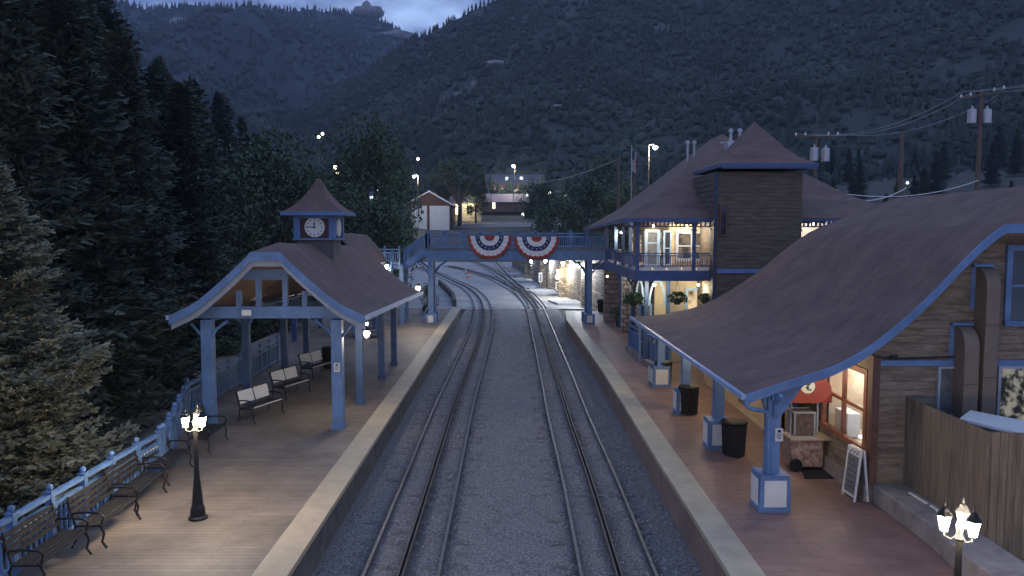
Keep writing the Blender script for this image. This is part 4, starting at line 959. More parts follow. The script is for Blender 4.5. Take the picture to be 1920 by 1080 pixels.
s.add([(8.75, cY+1.5, za+.05), (9.45, cY+.55, za-.02), (9.85, cY+1.0, za+.10), (9.2, cY+1.9, za+.12), (8.75, cY+1.5, za), (9.45, cY+.55, za-.07), (9.85, cY+1.0, za+.05), (9.2, cY+1.9, za+.07)], [(0, 1, 2, 3), (7, 6, 5, 4), (0, 4, 5, 1), (1, 5, 6, 2), (2, 6, 7, 3), (3, 7, 4, 0)])
s.add([(9.46, cY+.5, za-.03), (10.6, cY+.4, za+.0), (10.6, cY+1.0, za+.13), (9.87, cY+1.0, za+.09), (9.46, cY+.5, za-.09), (10.6, cY+.4, za-.06), (10.6, cY+1.0, za+.07), (9.87, cY+1.0, za+.03)], [(0, 1, 2, 3), (7, 6, 5, 4), (0, 4, 5, 1), (1, 5, 6, 2), (2, 6, 7, 3), (3, 7, 4, 0)]); s.build('cover_panel', WHITE, u)
s = MB(); s.box(8.9, 10.5, cY+.7, cY+1.6, 0, za-.1); s.build('box_body', GALV, u)
# fence-side shrub patch and pipe
s = MB(); s.bar(at_z(1706, 924, .46), at_z(1738, 944, .46), .05, .03); s.bar(at_z(1746, 948, .46), at_z(1775, 968, .46), .05, .03); tag(s.build('edging_strip', WHITE), 'thin broken white strip lying on the stone ledge', 'strip')
# ------------------------------------------------------------------ blue rail at the far end of the shop porch
q0, q1 = at_z(1180, 657), at_z(1256, 708)
fence('porch_railing', [(q0.x, q0.y, .0), (q1.x, q1.y, 0)], 'blue porch railing below the far corner of the shop roof', h=1.25, spacing=1.5, nb=24, cap=False)
s = MB(); s.bar((q0.x-.05, q0.y-.1, .12), (q1.x-.15, q1.y-.2, .12), .3, .24); tag(s.build('ramp_curb', STONEC), 'low tan curb along the foot of the porch railing', 'curb')
# ------------------------------------------------------------------ two-storey station with stone tower and veranda
VY = 31.9
stn = thing('station_house', 'two-storey station with lit blue veranda, square tower and steep brown hipped roof', 'building', (9, VY, 0))
vl = at_y(1192, 520, VY).x; vr = at_y(1338, 520, VY).x
fz0, fz1 = at_y(1250, 527, VY).z, at_y(1250, 508, VY).z
ezv = at_y(1250, 413, VY).z; VB = 41.5; vlb = vl-.12
def vx(y): return vl+(vlb-vl)*(y-VY)/(VB-VY)
s = MB(); s.prism([(vl, VY), (vr, VY), (vr, VY+1.9), (vl+1.9, VY+1.9), (vlb+1.9, VB), (vlb, VB)], 'z', fz0, fz1); s.prism([(5.75, VB+.002), (vlb+1.9, VB+.002), (vlb+1.9, GY+1.8), (XR+.003, GY+1.8), (XR+.003, GY-.05)], 'z', fz0, fz1); s.build('veranda_floor', BLUE_D, stn)
s = MB(); s.prism([(vl+.1, VY+.1), (vr, VY+.1), (vr, VY+2), (vl+2, VY+2), (vlb+2, VB), (vlb+.1, VB)], 'z', fz1+.002, fz1+.04); s.build('veranda_boards', mat('pale_floor', (.55, .52, .48), .6, .1, 3), stn)
WYs, WXs = VY+1.9, vl+1.75
# upper walls
s = MB(); siding(s, WXs, vr+.1, fz1, ezv-.15, WYs, .2); siding_x(s, WXs, WYs, VB+4, fz1, ezv-.2, .2); s.box(WXs+.1, WXs+.2, WYs, VB+4, fz1, ezv); s.build('upper_wall', LOGT, stn)
win_y(stn, at_y(1272, 440, WYs).x, at_y(1322, 440, WYs).x, fz1+.45, ezv-.55, WYs-.04, mat('grey_blue_paint', (.3, .34, .42)), litroom('dim_room', (.02, .02, .02), (.45, .33, .2), .3, 3), 2, 2, .13)
win_y(stn, at_y(1214, 440, WYs).x, at_y(1232, 440, WYs).x, fz1+.2, ezv-.5, WYs-.04, LB, GLASSG, 1, 3, .12)
win_y(stn, at_y(1247, 440, WYs).x, at_y(1256, 440, WYs).x, fz1+.2, ezv-.5, WYs-.04, LB, GLASS, 1, 2, .08)
for y in (WYs+1.4, WYs+4.0, WYs+6.8, WYs+9.6): win_x(stn, WXs, y, y+1.2, fz1+.5, ezv-.6, LB, ROOM, 2, 2, .12)
# veranda posts, valance, railing
def post_v(x, y, z0, z1, w_=.07):
    s = MB(); s.box(x-w_, x+w_, y-w_, y+w_, z0, z1); s.box(x-w_*1.4, x+w_*1.4, y-w_*1.4, y+w_*1.4, z1-.45, z1-.36); s.build('veranda_post', BLUE_D, stn)
fxs = [vl+.08, at_y(1303, 440, VY).x, vr-.08]
for x in fxs: post_v(x, VY+.08, fz1, ezv)
lys = [VY+1.9, VY+3.9, VY+6.2, VB-.1]
for y in lys: post_v(vx(y)+.08, y, fz1, ezv-.02)
def rail_seg(a, b, h, nb):
    a, b = Vector(a), Vector(b); s = MB()
    for z in (h, h-.1, .16): s.bar(a+Vector((0, 0, z)), b+Vector((0, 0, z)), .05, .05)
    for k in range(nb): c_ = a.lerp(b, (k+.5)/nb); s.box(c_.x-.016, c_.x+.016, c_.y-.016, c_.y+.016, c_.z+.14, c_.z+h-.1)
    s.build('railing_panel', BLUE_D, stn)
    s = MB(); k = 12; s2 = a+Vector((0, 0, ezv-fz1-.30)); e2 = b+Vector((0, 0, ezv-fz1-.30)); s.bar(s2, e2, .05, .05)
    kk = int((b-a).length/.16)
    for i in range(kk): c_ = s2.lerp(e2, (i+.5)/kk); s.box(c_.x-.03, c_.x+.03, c_.y-.03, c_.y+.03, c_.z+.02, c_.z+.26)
    s.build('valance', BLUE_D, stn)
rh = at_y(1250, 477, VY).z-fz1
s = MB()
for i in range(5): a_, b_ = vl+.15+(vr-vl-.2)*i/5, vl+.15+(vr-vl-.2)*(i+.88)/5; s.box(a_, b_, VY+.14, VY+.16, fz1+.045, fz1+.15)
for i in range(5): a_, b_ = VY+.3+(VB-VY)*i/5, VY+.3+(VB-VY)*(i+.85)/5; s.box(vx(a_)+.13, vx(a_)+.15, a_, b_, fz1+.045, fz1+.15)
s.build('lit_floor_edge', WHITE, stn)  # white strips added to paint in the lit edge of the veranda floor
for a, b in zip(fxs, fxs[1:]): rail_seg((a, VY+.08, fz1+.04), (b, VY+.08, fz1+.04), rh, max(3, int((b-a)/.10)))
yy = [VY+.08]+lys
for a, b in zip(yy, yy[1:]): rail_seg((vx(a)+.08, a, fz1+.04), (vx(b)+.08, b, fz1+.04), rh, int((b-a)/.14))
# hipped main roof
def hipmesh(name, corners, zc, ridge, mid, parent, m, t=.12):
    """corners: 4 (x,y) eave corners with heights zc; ridge: two points; concave by inserting a ring"""
    V = [(c_[0], c_[1], z) for c_, z in zip(corners, zc)]; rr = [ridge[0], ridge[0], ridge[1], ridge[1]]
    V += [(c_[0]+(r_[0]-c_[0])*mid[0], c_[1]+(r_[1]-c_[1])*mid[0], z+(r_[2]-z)*mid[1]) for c_, z, r_ in zip(corners, zc, rr)]
    V += [tuple(r_) for r_ in rr]
    F = [(i, (i+1) % 4, 4+(i+1) % 4, 4+i) for i in range(4)]+[(4+i, 4+(i+1) % 4, 8+(i+1) % 4, 8+i) for i in range(4)]
    s = MB(); s.add(V, F); o = s.build(name, m, parent); import bmesh
    b = bmesh.new(); b.from_mesh(o.data); bmesh.ops.remove_doubles(b, verts=b.verts, dist=.001); bmesh.ops.recalc_face_normals(b, faces=b.faces)
    if sum(f.normal.z*f.calc_area() for f in b.faces) < 0: bmesh.ops.reverse_faces(b, faces=b.faces)
    b.to_mesh(o.data); b.free(); q = o.modifiers.new('thickness', 'SOLIDIFY'); q.thickness = t; q.offset = -1; return o
e0x = at_y(1170, 412, VY-.15).x; RYa = 41.0
ap = at_y(1350, 254, RYa)
e1 = at_y(1113, 429, 44.5)
hipmesh('roof', [(e0x, VY-.15), (16.6, VY-.15), (16.6, 48), (e0x-.15, 48)], [ezv+.08, ezv+.08, ezv-.1, ezv-.35], [(ap.x, RYa-.5, ap.z), (ap.x, 43.0, ap.z)], (.30, .24), stn, SHING)
s = MB(); s.bar((e0x+.02, VY-.12, ezv), (vr, VY-.12, ezv), .06, .16); s.bar((e0x+.02, VY-.12, ezv), (e0x-.12, 48, ezv-.38), .06, .14); s.build('eave_trim', BLUE_D, stn)
# tower
TY = VY-.55
tx0, tx1 = at_y(1341, 420, TY).x, at_y(1503, 420, TY).x; tz = at_y(1430, 322, TY).z
tw = MB(); siding(tw, tx0, tx1, 0, tz, TY, .16, .018); siding_x(tw, tx0, TY, TY+3.8, 0, tz, .22, .03); tw.box(tx0+.02, tx1-.02, TY+.05, TY+3.8, 0, tz-.01); tw.build('tower_wall', TOWERM, stn)
s = MB(); s.box(tx0-.06, tx0+.07, TY-.06, TY+.02, 0, tz); s.build('corner_board', mat('dark_corner_trim', (.035, .05, .09), .7), stn)
q = at_y(1375, 508, TY); s = MB(); s.box(tx0+.09, tx1, TY-.075, TY-.033, q.z-.09, q.z+.09); s.build('trim_band', BLUE, stn)
win_y(stn, at_y(1352, 440, TY).x-.03, at_y(1360, 440, TY).x, at_y(1352, 440, TY).z, at_y(1352, 385, TY).z, TY-.03, mat('dark_red_brown', (.12, .06, .045), .7), GLASS, 1, 3, .05)
ty0 = TY-.45; k0 = at_y(1353, 306, ty0); k1 = at_y(1534, 306, ty0); tzr = at_y(1440, 306, ty0).z; apx = at_y(1415, 228, TY+1.9)
cornerx = (k0.x, k1.x)
rz2 = [(1, 0), (.74, .14), (.5, .38), (.25, .70), (.0, 1.0)]; Hh = apx.z-tzr; s = MB(); Vs = []
cxs, cys = apx.x, TY+1.9
for r_, h_ in rz2:
    for (a, b) in ((k0.x, ty0), (k1.x, ty0), (k1.x, TY+4.2), (k0.x, TY+4.2)): Vs.append((cxs+(a-cxs)*r_, cys+(b-cys)*r_, tzr+Hh*h_))
s.add(Vs, [(i*4+j, i*4+(j+1) % 4, i*4+4+(j+1) % 4, i*4+4+j) for i in range(4) for j in range(4)]); s.build('tower_roof', SHING, stn)
s = MB(); s.box(k0.x-.03, k1.x+.03, ty0-.03, TY+4.23, tzr-.15, tzr-.005); s.build('tower_eave', BLUE_D, stn)
s = MB(); s.box(k0.x+.02, k1.x-.02, ty0+.03, ty0+.05, tzr-.20, tzr-.155); s.build('tower_eave_strip', BLUE, stn)
# roof vents
def vent(px, pz, Y, w_, label, twin=True):
    c_ = at_y(px, pz, Y); t = thing('roof_vent', label, 'vent', (c_.x, c_.y, c_.z-1.2)); s = MB()
    if twin: s.prism([(c_.x-w_, c_.z-1.1), (c_.x+w_, c_.z-1.1), (c_.x+w_, c_.z), (c_.x-w_, c_.z)], 'y', Y, Y+.5); s.build('vent_box', GALV, t)
    for dx in (-w_*.45, w_*.75):
        s = MB(); s.lathe([(.07, -.9 if not twin else 0), (.07, .42), (.12, .43), (.12, .55), (.05, .60)], (c_.x+dx, Y+.2, c_.z), 10); s.build('pipe', GALV, t)
    if twin: s = MB(); s.tube([(c_.x-w_, Y+.2, c_.z-.35), (c_.x-w_-.14, Y+.2, c_.z-.05), (c_.x-w_-.3, Y+.2, c_.z-.10)], .05, 8); s.build('pipe', GALV, t)
vent(1379, 264, 37.5, .36, 'pale twin-pipe roof vent box tucked beside the tower roof')
vent(1296, 285, 40.5, .28, 'pair of small pale pipes on the ridge left of the tower', False)
# right veranda beyond the tower
s = MB(); siding(s, tx1, 16, fz1-1, ezv-.1, WYs+.2, .2); s.build('right_wall', mat('pale_siding', (.55, .50, .45), .7), stn)
post_v(tx1+.15, VY+.08, fz1, ezv); post_v(tx1+1.35, VY+.08, fz1, ezv); post_v(tx1+2.6, VY+.08, fz1, ezv)
rail_seg((tx1+.1, VY+.08, fz1+.04), (tx1+3.4, VY+.08, fz1+.04), rh, 26)
s = MB(); s.bar((tx1, VY-.1, ezv+.02), (16.5, VY-.1, ezv+.02), .08, .14); s.build('eave_trim', BLUE_D, stn)
STONEP = brickmat('pink_rubble', (.30, .23, .19), (.21, .165, .145), (.12, .10, .09), .5, .3, rot=(R(90), 0, 0), msize=.03, var=.5, vs=2.0, bump=1.0)
# ground storey
GYW = WYs+.3
s = MB(); siding(s, vl+1.2, tx0, 0, fz0-.02, GYW, 3.9, .01); s.box(vl+1.2, tx0, GYW+.0, GYW+.1, 0, fz0-.02); s.build('lower_wall', TAN, stn)
s = MB(); s.box(vl+1.55, vl+1.8, GYW+.1, VB+3, 0, fz0-.02); s.build('lower_stone_wall', STONE, stn)
s = MB(); s.box(5.85, vl+1.9, GY+.9, GY+1.3, 0, fz0-.02); s.build('end_stone_wall', STONEP, stn)
win_y(stn, at_y(1290, 560, GYW).x, at_y(1333, 560, GYW).x, 1.0, at_y(1300, 545, GYW).z, GYW-.01, LB, ROOM, 2, 2, .13)
dx0 = at_y(1199, 580, GYW).x; 
win_y(stn, dx0+.1, dx0+.45, .1, 2.5, GYW-.01, LB, GLASSG, 1, 3, .10, name='door')
apts = [vl+.1, vl+1.45, vl+1.45+(vr-vl-1.45)*.5-.0, vr-.1]
apts = [at_y(px, 560, VY+1.58).x for px in (1212, 1253, 1336)]
for X in apts:
    s = MB(); s.box(X-.08, X+.08, VY+1.5, VY+1.66, 0, fz0-.003); s.build('porch_post', BLUE_D, stn)
for (a, b) in zip([vl+.15]+apts[:1], apts[:2]):
    xm, hw_ = (a+b)/2, (b-a)/2-.09; s = MB()
    for dy in (VY+1.53,):
        outer = [(xm-hw_*math.cos(t_), fz0-1.15+1.13*math.sin(t_)) for t_ in [PI*i/16 for i in range(17)]]; inner_ = [(xm-(hw_-.09)*math.cos(t_), fz0-1.15+1.02*math.sin(t_)) for t_ in [PI*i/16 for i in range(17)]]
        for i in range(16): s.prism([outer[i], outer[i+1], inner_[i+1], inner_[i]], 'y', dy, dy+.1)
    s.build('arch_bracket', LB, stn)
for (px, py) in ((1164, 614), (1186, 634)):
    p = at_z(px, py); X, y = p.x, p.y; s = MB(); s.box(X-.10, X+.10, y-.10, y+.10, 0, fz0-.003); s.build('porch_post', BLUE_D, stn)
    s = MB(); s.tube([(X-.05, y, fz0-.9), (X-.35, y, fz0-.35), (X-.9, y, fz0-.03)], .06, 6); s.build('porch_brace', BLUE_D, stn)
for (px, py, Y, p, col, lab) in ((1290, 424, VY+1.2, 22, (1, .84, .6), 'veranda ceiling lamp at the front windows'), (1225, 424, VY+1.0, 20, (1, .84, .6), 'veranda ceiling lamp at the front left corner'), (1165, 436, VY+6, 18, (1, .84, .6), 'veranda ceiling lamp along the track side'), (1525, 420, VY+1.2, 16, (1, .88, .75), 'veranda lamp right of the tower'),
                                 (1310, 534, VY+1.0, 17, (1, .84, .55), 'porch lamp before the lower window'), (1228, 534, VY+1.0, 14, (1, .84, .55), 'porch lamp between the arches'), (1139, 518, 43, 15, (.95, .95, 1), 'tiny white porch lamp by the stone wall')):
    wall_lantern(px, py, Y, lab, p*3.2, col, 'small lamps on the station verandas', .5, hang=.12)
# hanging baskets
LEAFP = mat('basket_leaves', (.06, .10, .035), .85, .5, 6)
def basket(px, py, Y, r_, label, dens=500, zt=None):
    c_ = at_y(px, py, Y); t = thing('hanging_basket', label, 'plant', (c_.x, c_.y, c_.z)); rg = random.Random(px)
    s = MB(); s.lathe([(.10, -.25), (.2, -.12), (.24, 0)], tuple(c_), 14); s.build('pot', BARK, t)
    s = MB()
    for _ in range(dens):
        a_, b_, q_ = rg.uniform(0, 2*PI), rg.uniform(-.6, 1.3), rg.uniform(.6, 1.05)*r_
        p_ = Vector((c_.x+q_*math.cos(a_)*math.cos(b_), c_.y+q_*math.sin(a_)*math.cos(b_), c_.z+q_*.72*math.sin(b_))); d1 = Vector((rg.gauss(0, 1), rg.gauss(0, 1), rg.gauss(0, 1))).normalized()*.05; d2 = Vector((rg.gauss(0, 1), rg.gauss(0, 1), rg.gauss(0, 1))).normalized()*.05
        s.add([p_-d1, p_+d2, p_+d1, p_-d2], [(0, 1, 2, 3)])
    s.build('foliage', LEAFP, t)
    s = MB(); top = (c_.x, c_.y, zt or fz0-.02)
    for k in range(3): s.tube([(c_.x+.22*math.cos(k*2.1), c_.y+.22*math.sin(k*2.1), c_.z), top], .006, 4)
    s.build('hanger', IRON, t)
basket(1188, 563, VY+.5, .46, 'full dark green hanging basket at the left arch'); basket(1270, 560, VY+.3, .42, 'looser hanging basket with pale flowers at the right arch', 380)
basket(1322, 558, VY+.4, .25, 'small basket just above the shop roof edge', 200)
# dark planter and shrub at the platform corner
c_ = at_z(1163, 612); t = thing('potted_shrub', 'dark shrub in a pot beside the balcony post', 'plant', tuple(c_)); s = MB(); s.lathe([(.22, 0), (.3, .5)], tuple(c_), 14); s.build('pot', BLACKM, t); s = MB(); rg = random.Random(9)
for _ in range(500):
    p_ = c_+Vector((rg.gauss(0, .24), rg.gauss(0, .24), .8+rg.gauss(0, .22))); d1 = Vector((rg.gauss(0, 1), rg.gauss(0, 1), rg.gauss(0, 1))).normalized()*.06; d2 = Vector((rg.gauss(0, 1), rg.gauss(0, 1), rg.gauss(0, 1))).normalized()*.06; s.add([p_-d1, p_+d2, p_+d1, p_-d2], [(0, 1, 2, 3)])
s.build('foliage', LEAFP, t)
# ------------------------------------------------------------------ lit stone wall along the yard, with piers, slabs and signs
ZG = -.83
wpts = [at_z(px, py, ZG) for px, py in ((1122, 592), (1093, 576), (1050, 556), (1014, 539), (986, 521), (968, 508), (955, 500))]
sw = thing('stone_wall', 'tall rubble stone retaining wall with floodlit piers curving past the footbridge', 'wall', tuple(wpts[0]))
s = MB(); wv = []
for p in wpts: wv += [(p.x+.5, p.y, ZG), (p.x+.5, p.y, 3.6)]
n = len(wpts); s.add(wv+[(x+.5, y, z) for x, y, z in wv], [(2*i, 2*i+2, 2*i+3, 2*i+1) for i in range(n-1)]+[(2*i+1, 2*i+3, 2*n+2*i+3, 2*n+2*i+1) for i in range(n-1)]); s.build('wall_face', STONE, sw)
for i, (px, py) in enumerate(((1094, 577), (1051, 557), (1015, 540), (987, 521.5))):
    p = at_z(px, py, ZG); s = MB(); s.box(p.x-.15, p.x+.85, p.y, p.y+1.0, ZG, 3.7); s.build('pier', STONE, sw)
p = at_z(1120, 578, -.1); s = MB(); s.box(p.x-.2, p.x+1.8, 43.5, 44.2, -.0, fz0-.05); s.build('pier', STONE, sw)
for (xa, ya_, xb, lab) in ((1046, 572, 1098, 'nearest'), (1006, 554, 1050, 'second'), (984, 540, 1014, 'third'), (971, 529.5, 992, 'fourth'), (957, 517, 978, 'farthest')):
    a_, b_ = at_z(xa, ya_, ZG), at_z(xb, ya_, ZG); L_ = 5.5 if lab != 'nearest' else 3.5
    s = MB(); s.prism([(a_.x, a_.y), (b_.x, b_.y), (b_.x-.3, b_.y+L_), (a_.x-.7, a_.y+L_)], 'z', ZG+.004, ZG+.17); tag(s.build('loading_slab', CONC2, bevel=.02), f'{lab} of the pale concrete slabs stepping along the stone wall', 'slab', 'pale concrete slabs beside the stone wall')
def yard_sign(px, py, wpx, hpx, py0, label):
    b_ = at_z(px, py0, ZG); c_ = at_y(px, py, b_.y); k = b_.y/FPX; w2, h2 = wpx*k/2, hpx*k/2; t = thing('yard_sign', label, 'sign', tuple(b_))
    s = MB(); s.box(c_.x-w2, c_.x+w2, b_.y-.03, b_.y, c_.z-h2, c_.z+h2); s.build('board', WHITE, t); s = MB(); s.box(c_.x-.04, c_.x+.04, b_.y+.001, b_.y+.08, ZG, c_.z); s.build('post', GALV, t)
    s = MB()
    for q_ in (.45, -.1, -.55): s.box(c_.x-w2*.45, c_.x+w2*.4, b_.y-.036, b_.y-.0305, c_.z+h2*(q_-.15), c_.z+h2*(q_+.15))
    s.build('symbol', IRON, t)
yard_sign(994, 505, 7, 16, 517, 'farthest white board sign on the floodlit wall'); yard_sign(1014, 520, 7, 18, 541, 'middle white board sign on the floodlit wall'); yard_sign(1046, 536, 8, 16, 556, 'nearest white board sign with dark symbols on the floodlit wall')
for (px, py, py0, p, em, sz, lab) in ((1085, 498, 576, 260, LAMPC, 1.9, 'bright white floodlight at the nearest stone pier'), (1056, 494, 560, 200, LAMPC, 1.8, 'white floodlight on the second stone pier'), (1046, 507, 557, 60, LAMPO, 1.3, 'orange lamp above the nearest white sign'), (1046, 519, 557, 70, LAMPG, 2.2, 'square lit box lamp under the orange lamp'), (1023, 489, 543, 240, LAMPC, 2.0, 'white floodlight on the third stone pier'), (997, 490, 523, 280, LAMPC, 2.2, 'farthest white floodlight under the bridge deck')):
    Y = at_z(px, py0, ZG).y-.25
    wall_lantern(px, py, Y-.3, lab, p*2.4, (.92, .95, 1) if em is LAMPC else (1, .8, .5), 'lamps on the stone wall piers', sz, em=em, hang=.3)
# cone and marker post in the yard
c_ = at_z(878, 521, ZG); t = thing('traffic_cone', 'orange and white traffic cone standing between the yard tracks', 'cone', tuple(c_)); s = MB(); s.box(c_.x-.28, c_.x+.28, c_.y-.28, c_.y+.28, ZG, ZG+.05); s.lathe([(.2, .05), (.06, .95), (.03, .97)], tuple(c_), 14); s.build('cone_body', ORANGE, t); s = MB(); s.lathe([(.155, .33), (.105, .60)], tuple(c_), 14); s.lathe([(.165, .30), (.110, .62)], tuple(c_), 14); s.build('white_band', WHITE, t)
c_ = at_z(874, 513, ZG); t = thing('marker_post', 'short white marker post behind the traffic cone', 'post', tuple(c_)); s = MB(); s.lathe([(.14, 0), (.12, .3), (.10, .9), (.02, .95)], tuple(c_), 10); s.build('post_body', WHITE, t); s = MB(); s.lathe([(.25, 0), (.22, .08)], tuple(c_), 12); s.build('foot', BLACKM, t)
# curved dark retaining edge left of the yard
pts = [at_z(px, py, ZG) for px, py in ((824, 534), (838, 547), (850, 560), (853, 575))]; s = MB()
for a_, b_ in zip(pts, pts[1:]): s.bar(a_+Vector((0, 0, .3)), b_+Vector((0, 0, .3)), .3, .6)
tag(s.build('retaining_curb', TIMB), 'dark curved timber curb left of the yard tracks behind the bridge column', 'curb')
# ------------------------------------------------------------------ buildings beyond
def gz(x, y): return ground_z(x, y)
def on_ground(px, Y): X = at_y(px, 430, Y).x; return X, gz(X, Y)
# shed with brown gable and two white doors
Y = 190; a, b = at_y(768, 435, Y), at_y(846, 435, Y); e = at_y(846, 382, Y); pk = at_y(805, 360, Y); zb_ = at_y(800, 438, Y).z-1
shd = thing('engine_shed', 'shed with two tall white doors and a brown gable, left beyond the footbridge', 'shed', (a.x, Y, zb_))
s = MB(); s.prism([(a.x, zb_), (b.x, zb_), (b.x, e.z), (pk.x, pk.z), (a.x-.3, e.z)], 'y', Y, Y+16); s.build('wall', mat('shed_brown', (.065, .035, .028), .85, .2, .5), shd)
for (l, r_) in ((771, 801), (806, 843)): q0, q1 = at_y(l, 386, Y), at_y(r_, 386, Y); s = MB(); s.box(q0.x, q1.x, Y-.12, Y-.003, zb_, q0.z); s.build('door', mat('door_pale', (.40, .42, .47), .7, .1, .5), shd)
s = MB(); s.bar((pk.x, Y-.6, pk.z+.2), (pk.x, Y+16.3, pk.z+.2), .3, .3)
for sx, ex_ in ((a.x-1.4, -1), (b.x+.8, 1)): ze_ = e.z-.35; s.add([(pk.x, Y-.7, pk.z+.25), (sx, Y-.7, ze_), (sx, Y+16.5, ze_), (pk.x, Y+16.5, pk.z+.25), (pk.x, Y-.7, pk.z+.0), (sx, Y-.7, ze_-.25), (sx, Y+16.5, ze_-.25), (pk.x, Y+16.5, pk.z+.0)], [(0, 1, 2, 3), (7, 6, 5, 4), (0, 4, 5, 1), (1, 5, 6, 2), (2, 6, 7, 3)])
s.build('roof', mat('shed_metal_roof', (.50, .52, .58), .5, .2, .3), shd)
def house(name, px0, px1, pyb, pye, pyr, Y, wallc, roofc, label, wins=(), wem=None, depth=10, ridge_along=True, flat=False):
    a, b = at_y(px0, pyb, Y), at_y(px1, pyb, Y); ze_ = at_y(px0, pye, Y).z; zr_ = at_y(px0, pyr, Y).z; z0_ = a.z-2.5; t = thing(name, label, 'house', (a.x, Y, z0_))
    s = MB()
    if ridge_along: s.box(a.x, b.x, Y, Y+depth, z0_, ze_)
    else: s.prism([(a.x, z0_), (b.x, z0_), (b.x, ze_), ((a.x+b.x)/2, zr_), (a.x, ze_)], 'y', Y, Y+depth)
    s.build('wall', wallc, t); s = MB()
    if ridge_along: s.prism([(Y-.6, ze_-.1), (Y+depth/2, zr_), (Y+depth+.6, ze_-.1), (Y+depth+.6, ze_-.3), (Y+depth/2, zr_-.25), (Y-.6, ze_-.3)], 'x', a.x-.6, b.x+.6)
    else:
        xm = (a.x+b.x)/2; s.prism([(a.x-.6, ze_-.25), (xm, zr_+.1), (b.x+.6, ze_-.25), (b.x+.6, ze_+.02), (xm, zr_+.4), (a.x-.6, ze_+.02)], 'y', Y-.6, Y+depth+.6)
    s.build('roof', roofc, t)
    for (wx, wy, ww, wh, em) in wins:
        q_ = at_y(wx, wy, Y); k = Y/FPX; fr = MB(); fr.box(q_.x-ww*k/2-.12, q_.x+ww*k/2+.12, Y-.09, Y-.004, q_.z-wh*k/2-.12, q_.z+wh*k/2+.12); f_ = fr.build('window', WHITE, t)
        s = MB(); s.box(q_.x-ww*k/2, q_.x+ww*k/2, Y-.12, Y-.094, q_.z-wh*k/2, q_.z+wh*k/2); s.build('pane', em, f_)
    return t
brownw = mat('lodge_brown', (.20, .12, .09), .85, .2, .5); creamw = mat('cream_wall', (.55, .48, .36), .85, .1, .5); slate = mat('slate_roof', (.075, .085, .11), .7, .2, .3); whitew = mat('white_wall', (.6, .62, .65), .85, .1, .5)
house('lit_house', 846, 902, 408, 380, 366, 214, creamw, mat('brown_roof_far', (.14, .10, .09), .8), 'cream house lit by a lamp behind the shed and the trees', [(858, 393, 6, 18, GLOWW), (884, 388, 8, 12, GLOWW)])
house('lodge', 912, 1022, 376, 345, 325, 262, brownw, slate, 'long brown lodge with slate roof and lit gallery, centre of the valley', [(935, 358, 16, 8, mat('lit_board', (.5, .3, .2))), (965, 360, 18, 8, mat('lit_board', (.5, .3, .2))), (1000, 348, 10, 5, mat('lit_board', (.5, .3, .2))), (951, 335, 4, 5, GLOWC), (978, 334, 5, 4, GLOWC)])
house('cabin', 905, 990, 412, 378, 362, 236, brownw, mat('mauve_roof', (.26, .20, .22), .7, .15, .3), 'low dark cabin below the lodge with one bright narrow window', [(926.5, 384.5, 5, 13, GLOWW)])
house('hillside_house', 750, 768, 285, 276, 268, 330, whitew, slate, 'tiny pale blue house alone on the slope above the shed', [(759, 279, 9, 6, GLOWC)], depth=8, ridge_along=False)
house('distant_house', 684, 708, 376, 366, 358, 235, whitew, slate, 'pale roofed house half hidden in trees left of the shed', [(698, 370, 8, 4, GLOWC)], depth=9)
house('distant_house', 1046, 1066, 372, 362, 355, 250, whitew, slate, 'small pale house among the trees right of the lodge', [(1060, 366, 5, 6, GLOWC)], depth=9)
house('distant_house', 1046, 1068, 318, 308, 300, 300, whitew, slate, 'upper pale house on the slope right of the lodge', [(1050, 305, 5, 5, GLOWW), (1060, 306, 7, 5, GLOWW)], depth=9)
s = MB(); rows_ = [(840, 414), (1030, 414)]
def road(name, pts, w_, m, lab):
    P = catmull([(x, y, 0) for x, y in pts], 6); mb = MB(); 
    for i, p in enumerate(P):
        s_ = side(P, i)
        for k in range(5): q = p+s_*(w_*(k/4-.5)); mb.v.append((q.x, q.y, ground_z(q.x, q.y)+.10))
    for i in range(len(P)-1):
        for k in range(4): a = i*5+k; mb.f.append((a, a+1, a+6, a+5)); mb.mi.append(0)
    return struct(mb.build(name, m, origin=(0, 0, 0)))
road('road', [(-40, 190), (-22, 199), (-5, 203), (12, 205), (30, 212)], 15, mat('road_asphalt', (.17, .165, .175), .9, .2, .3), '')
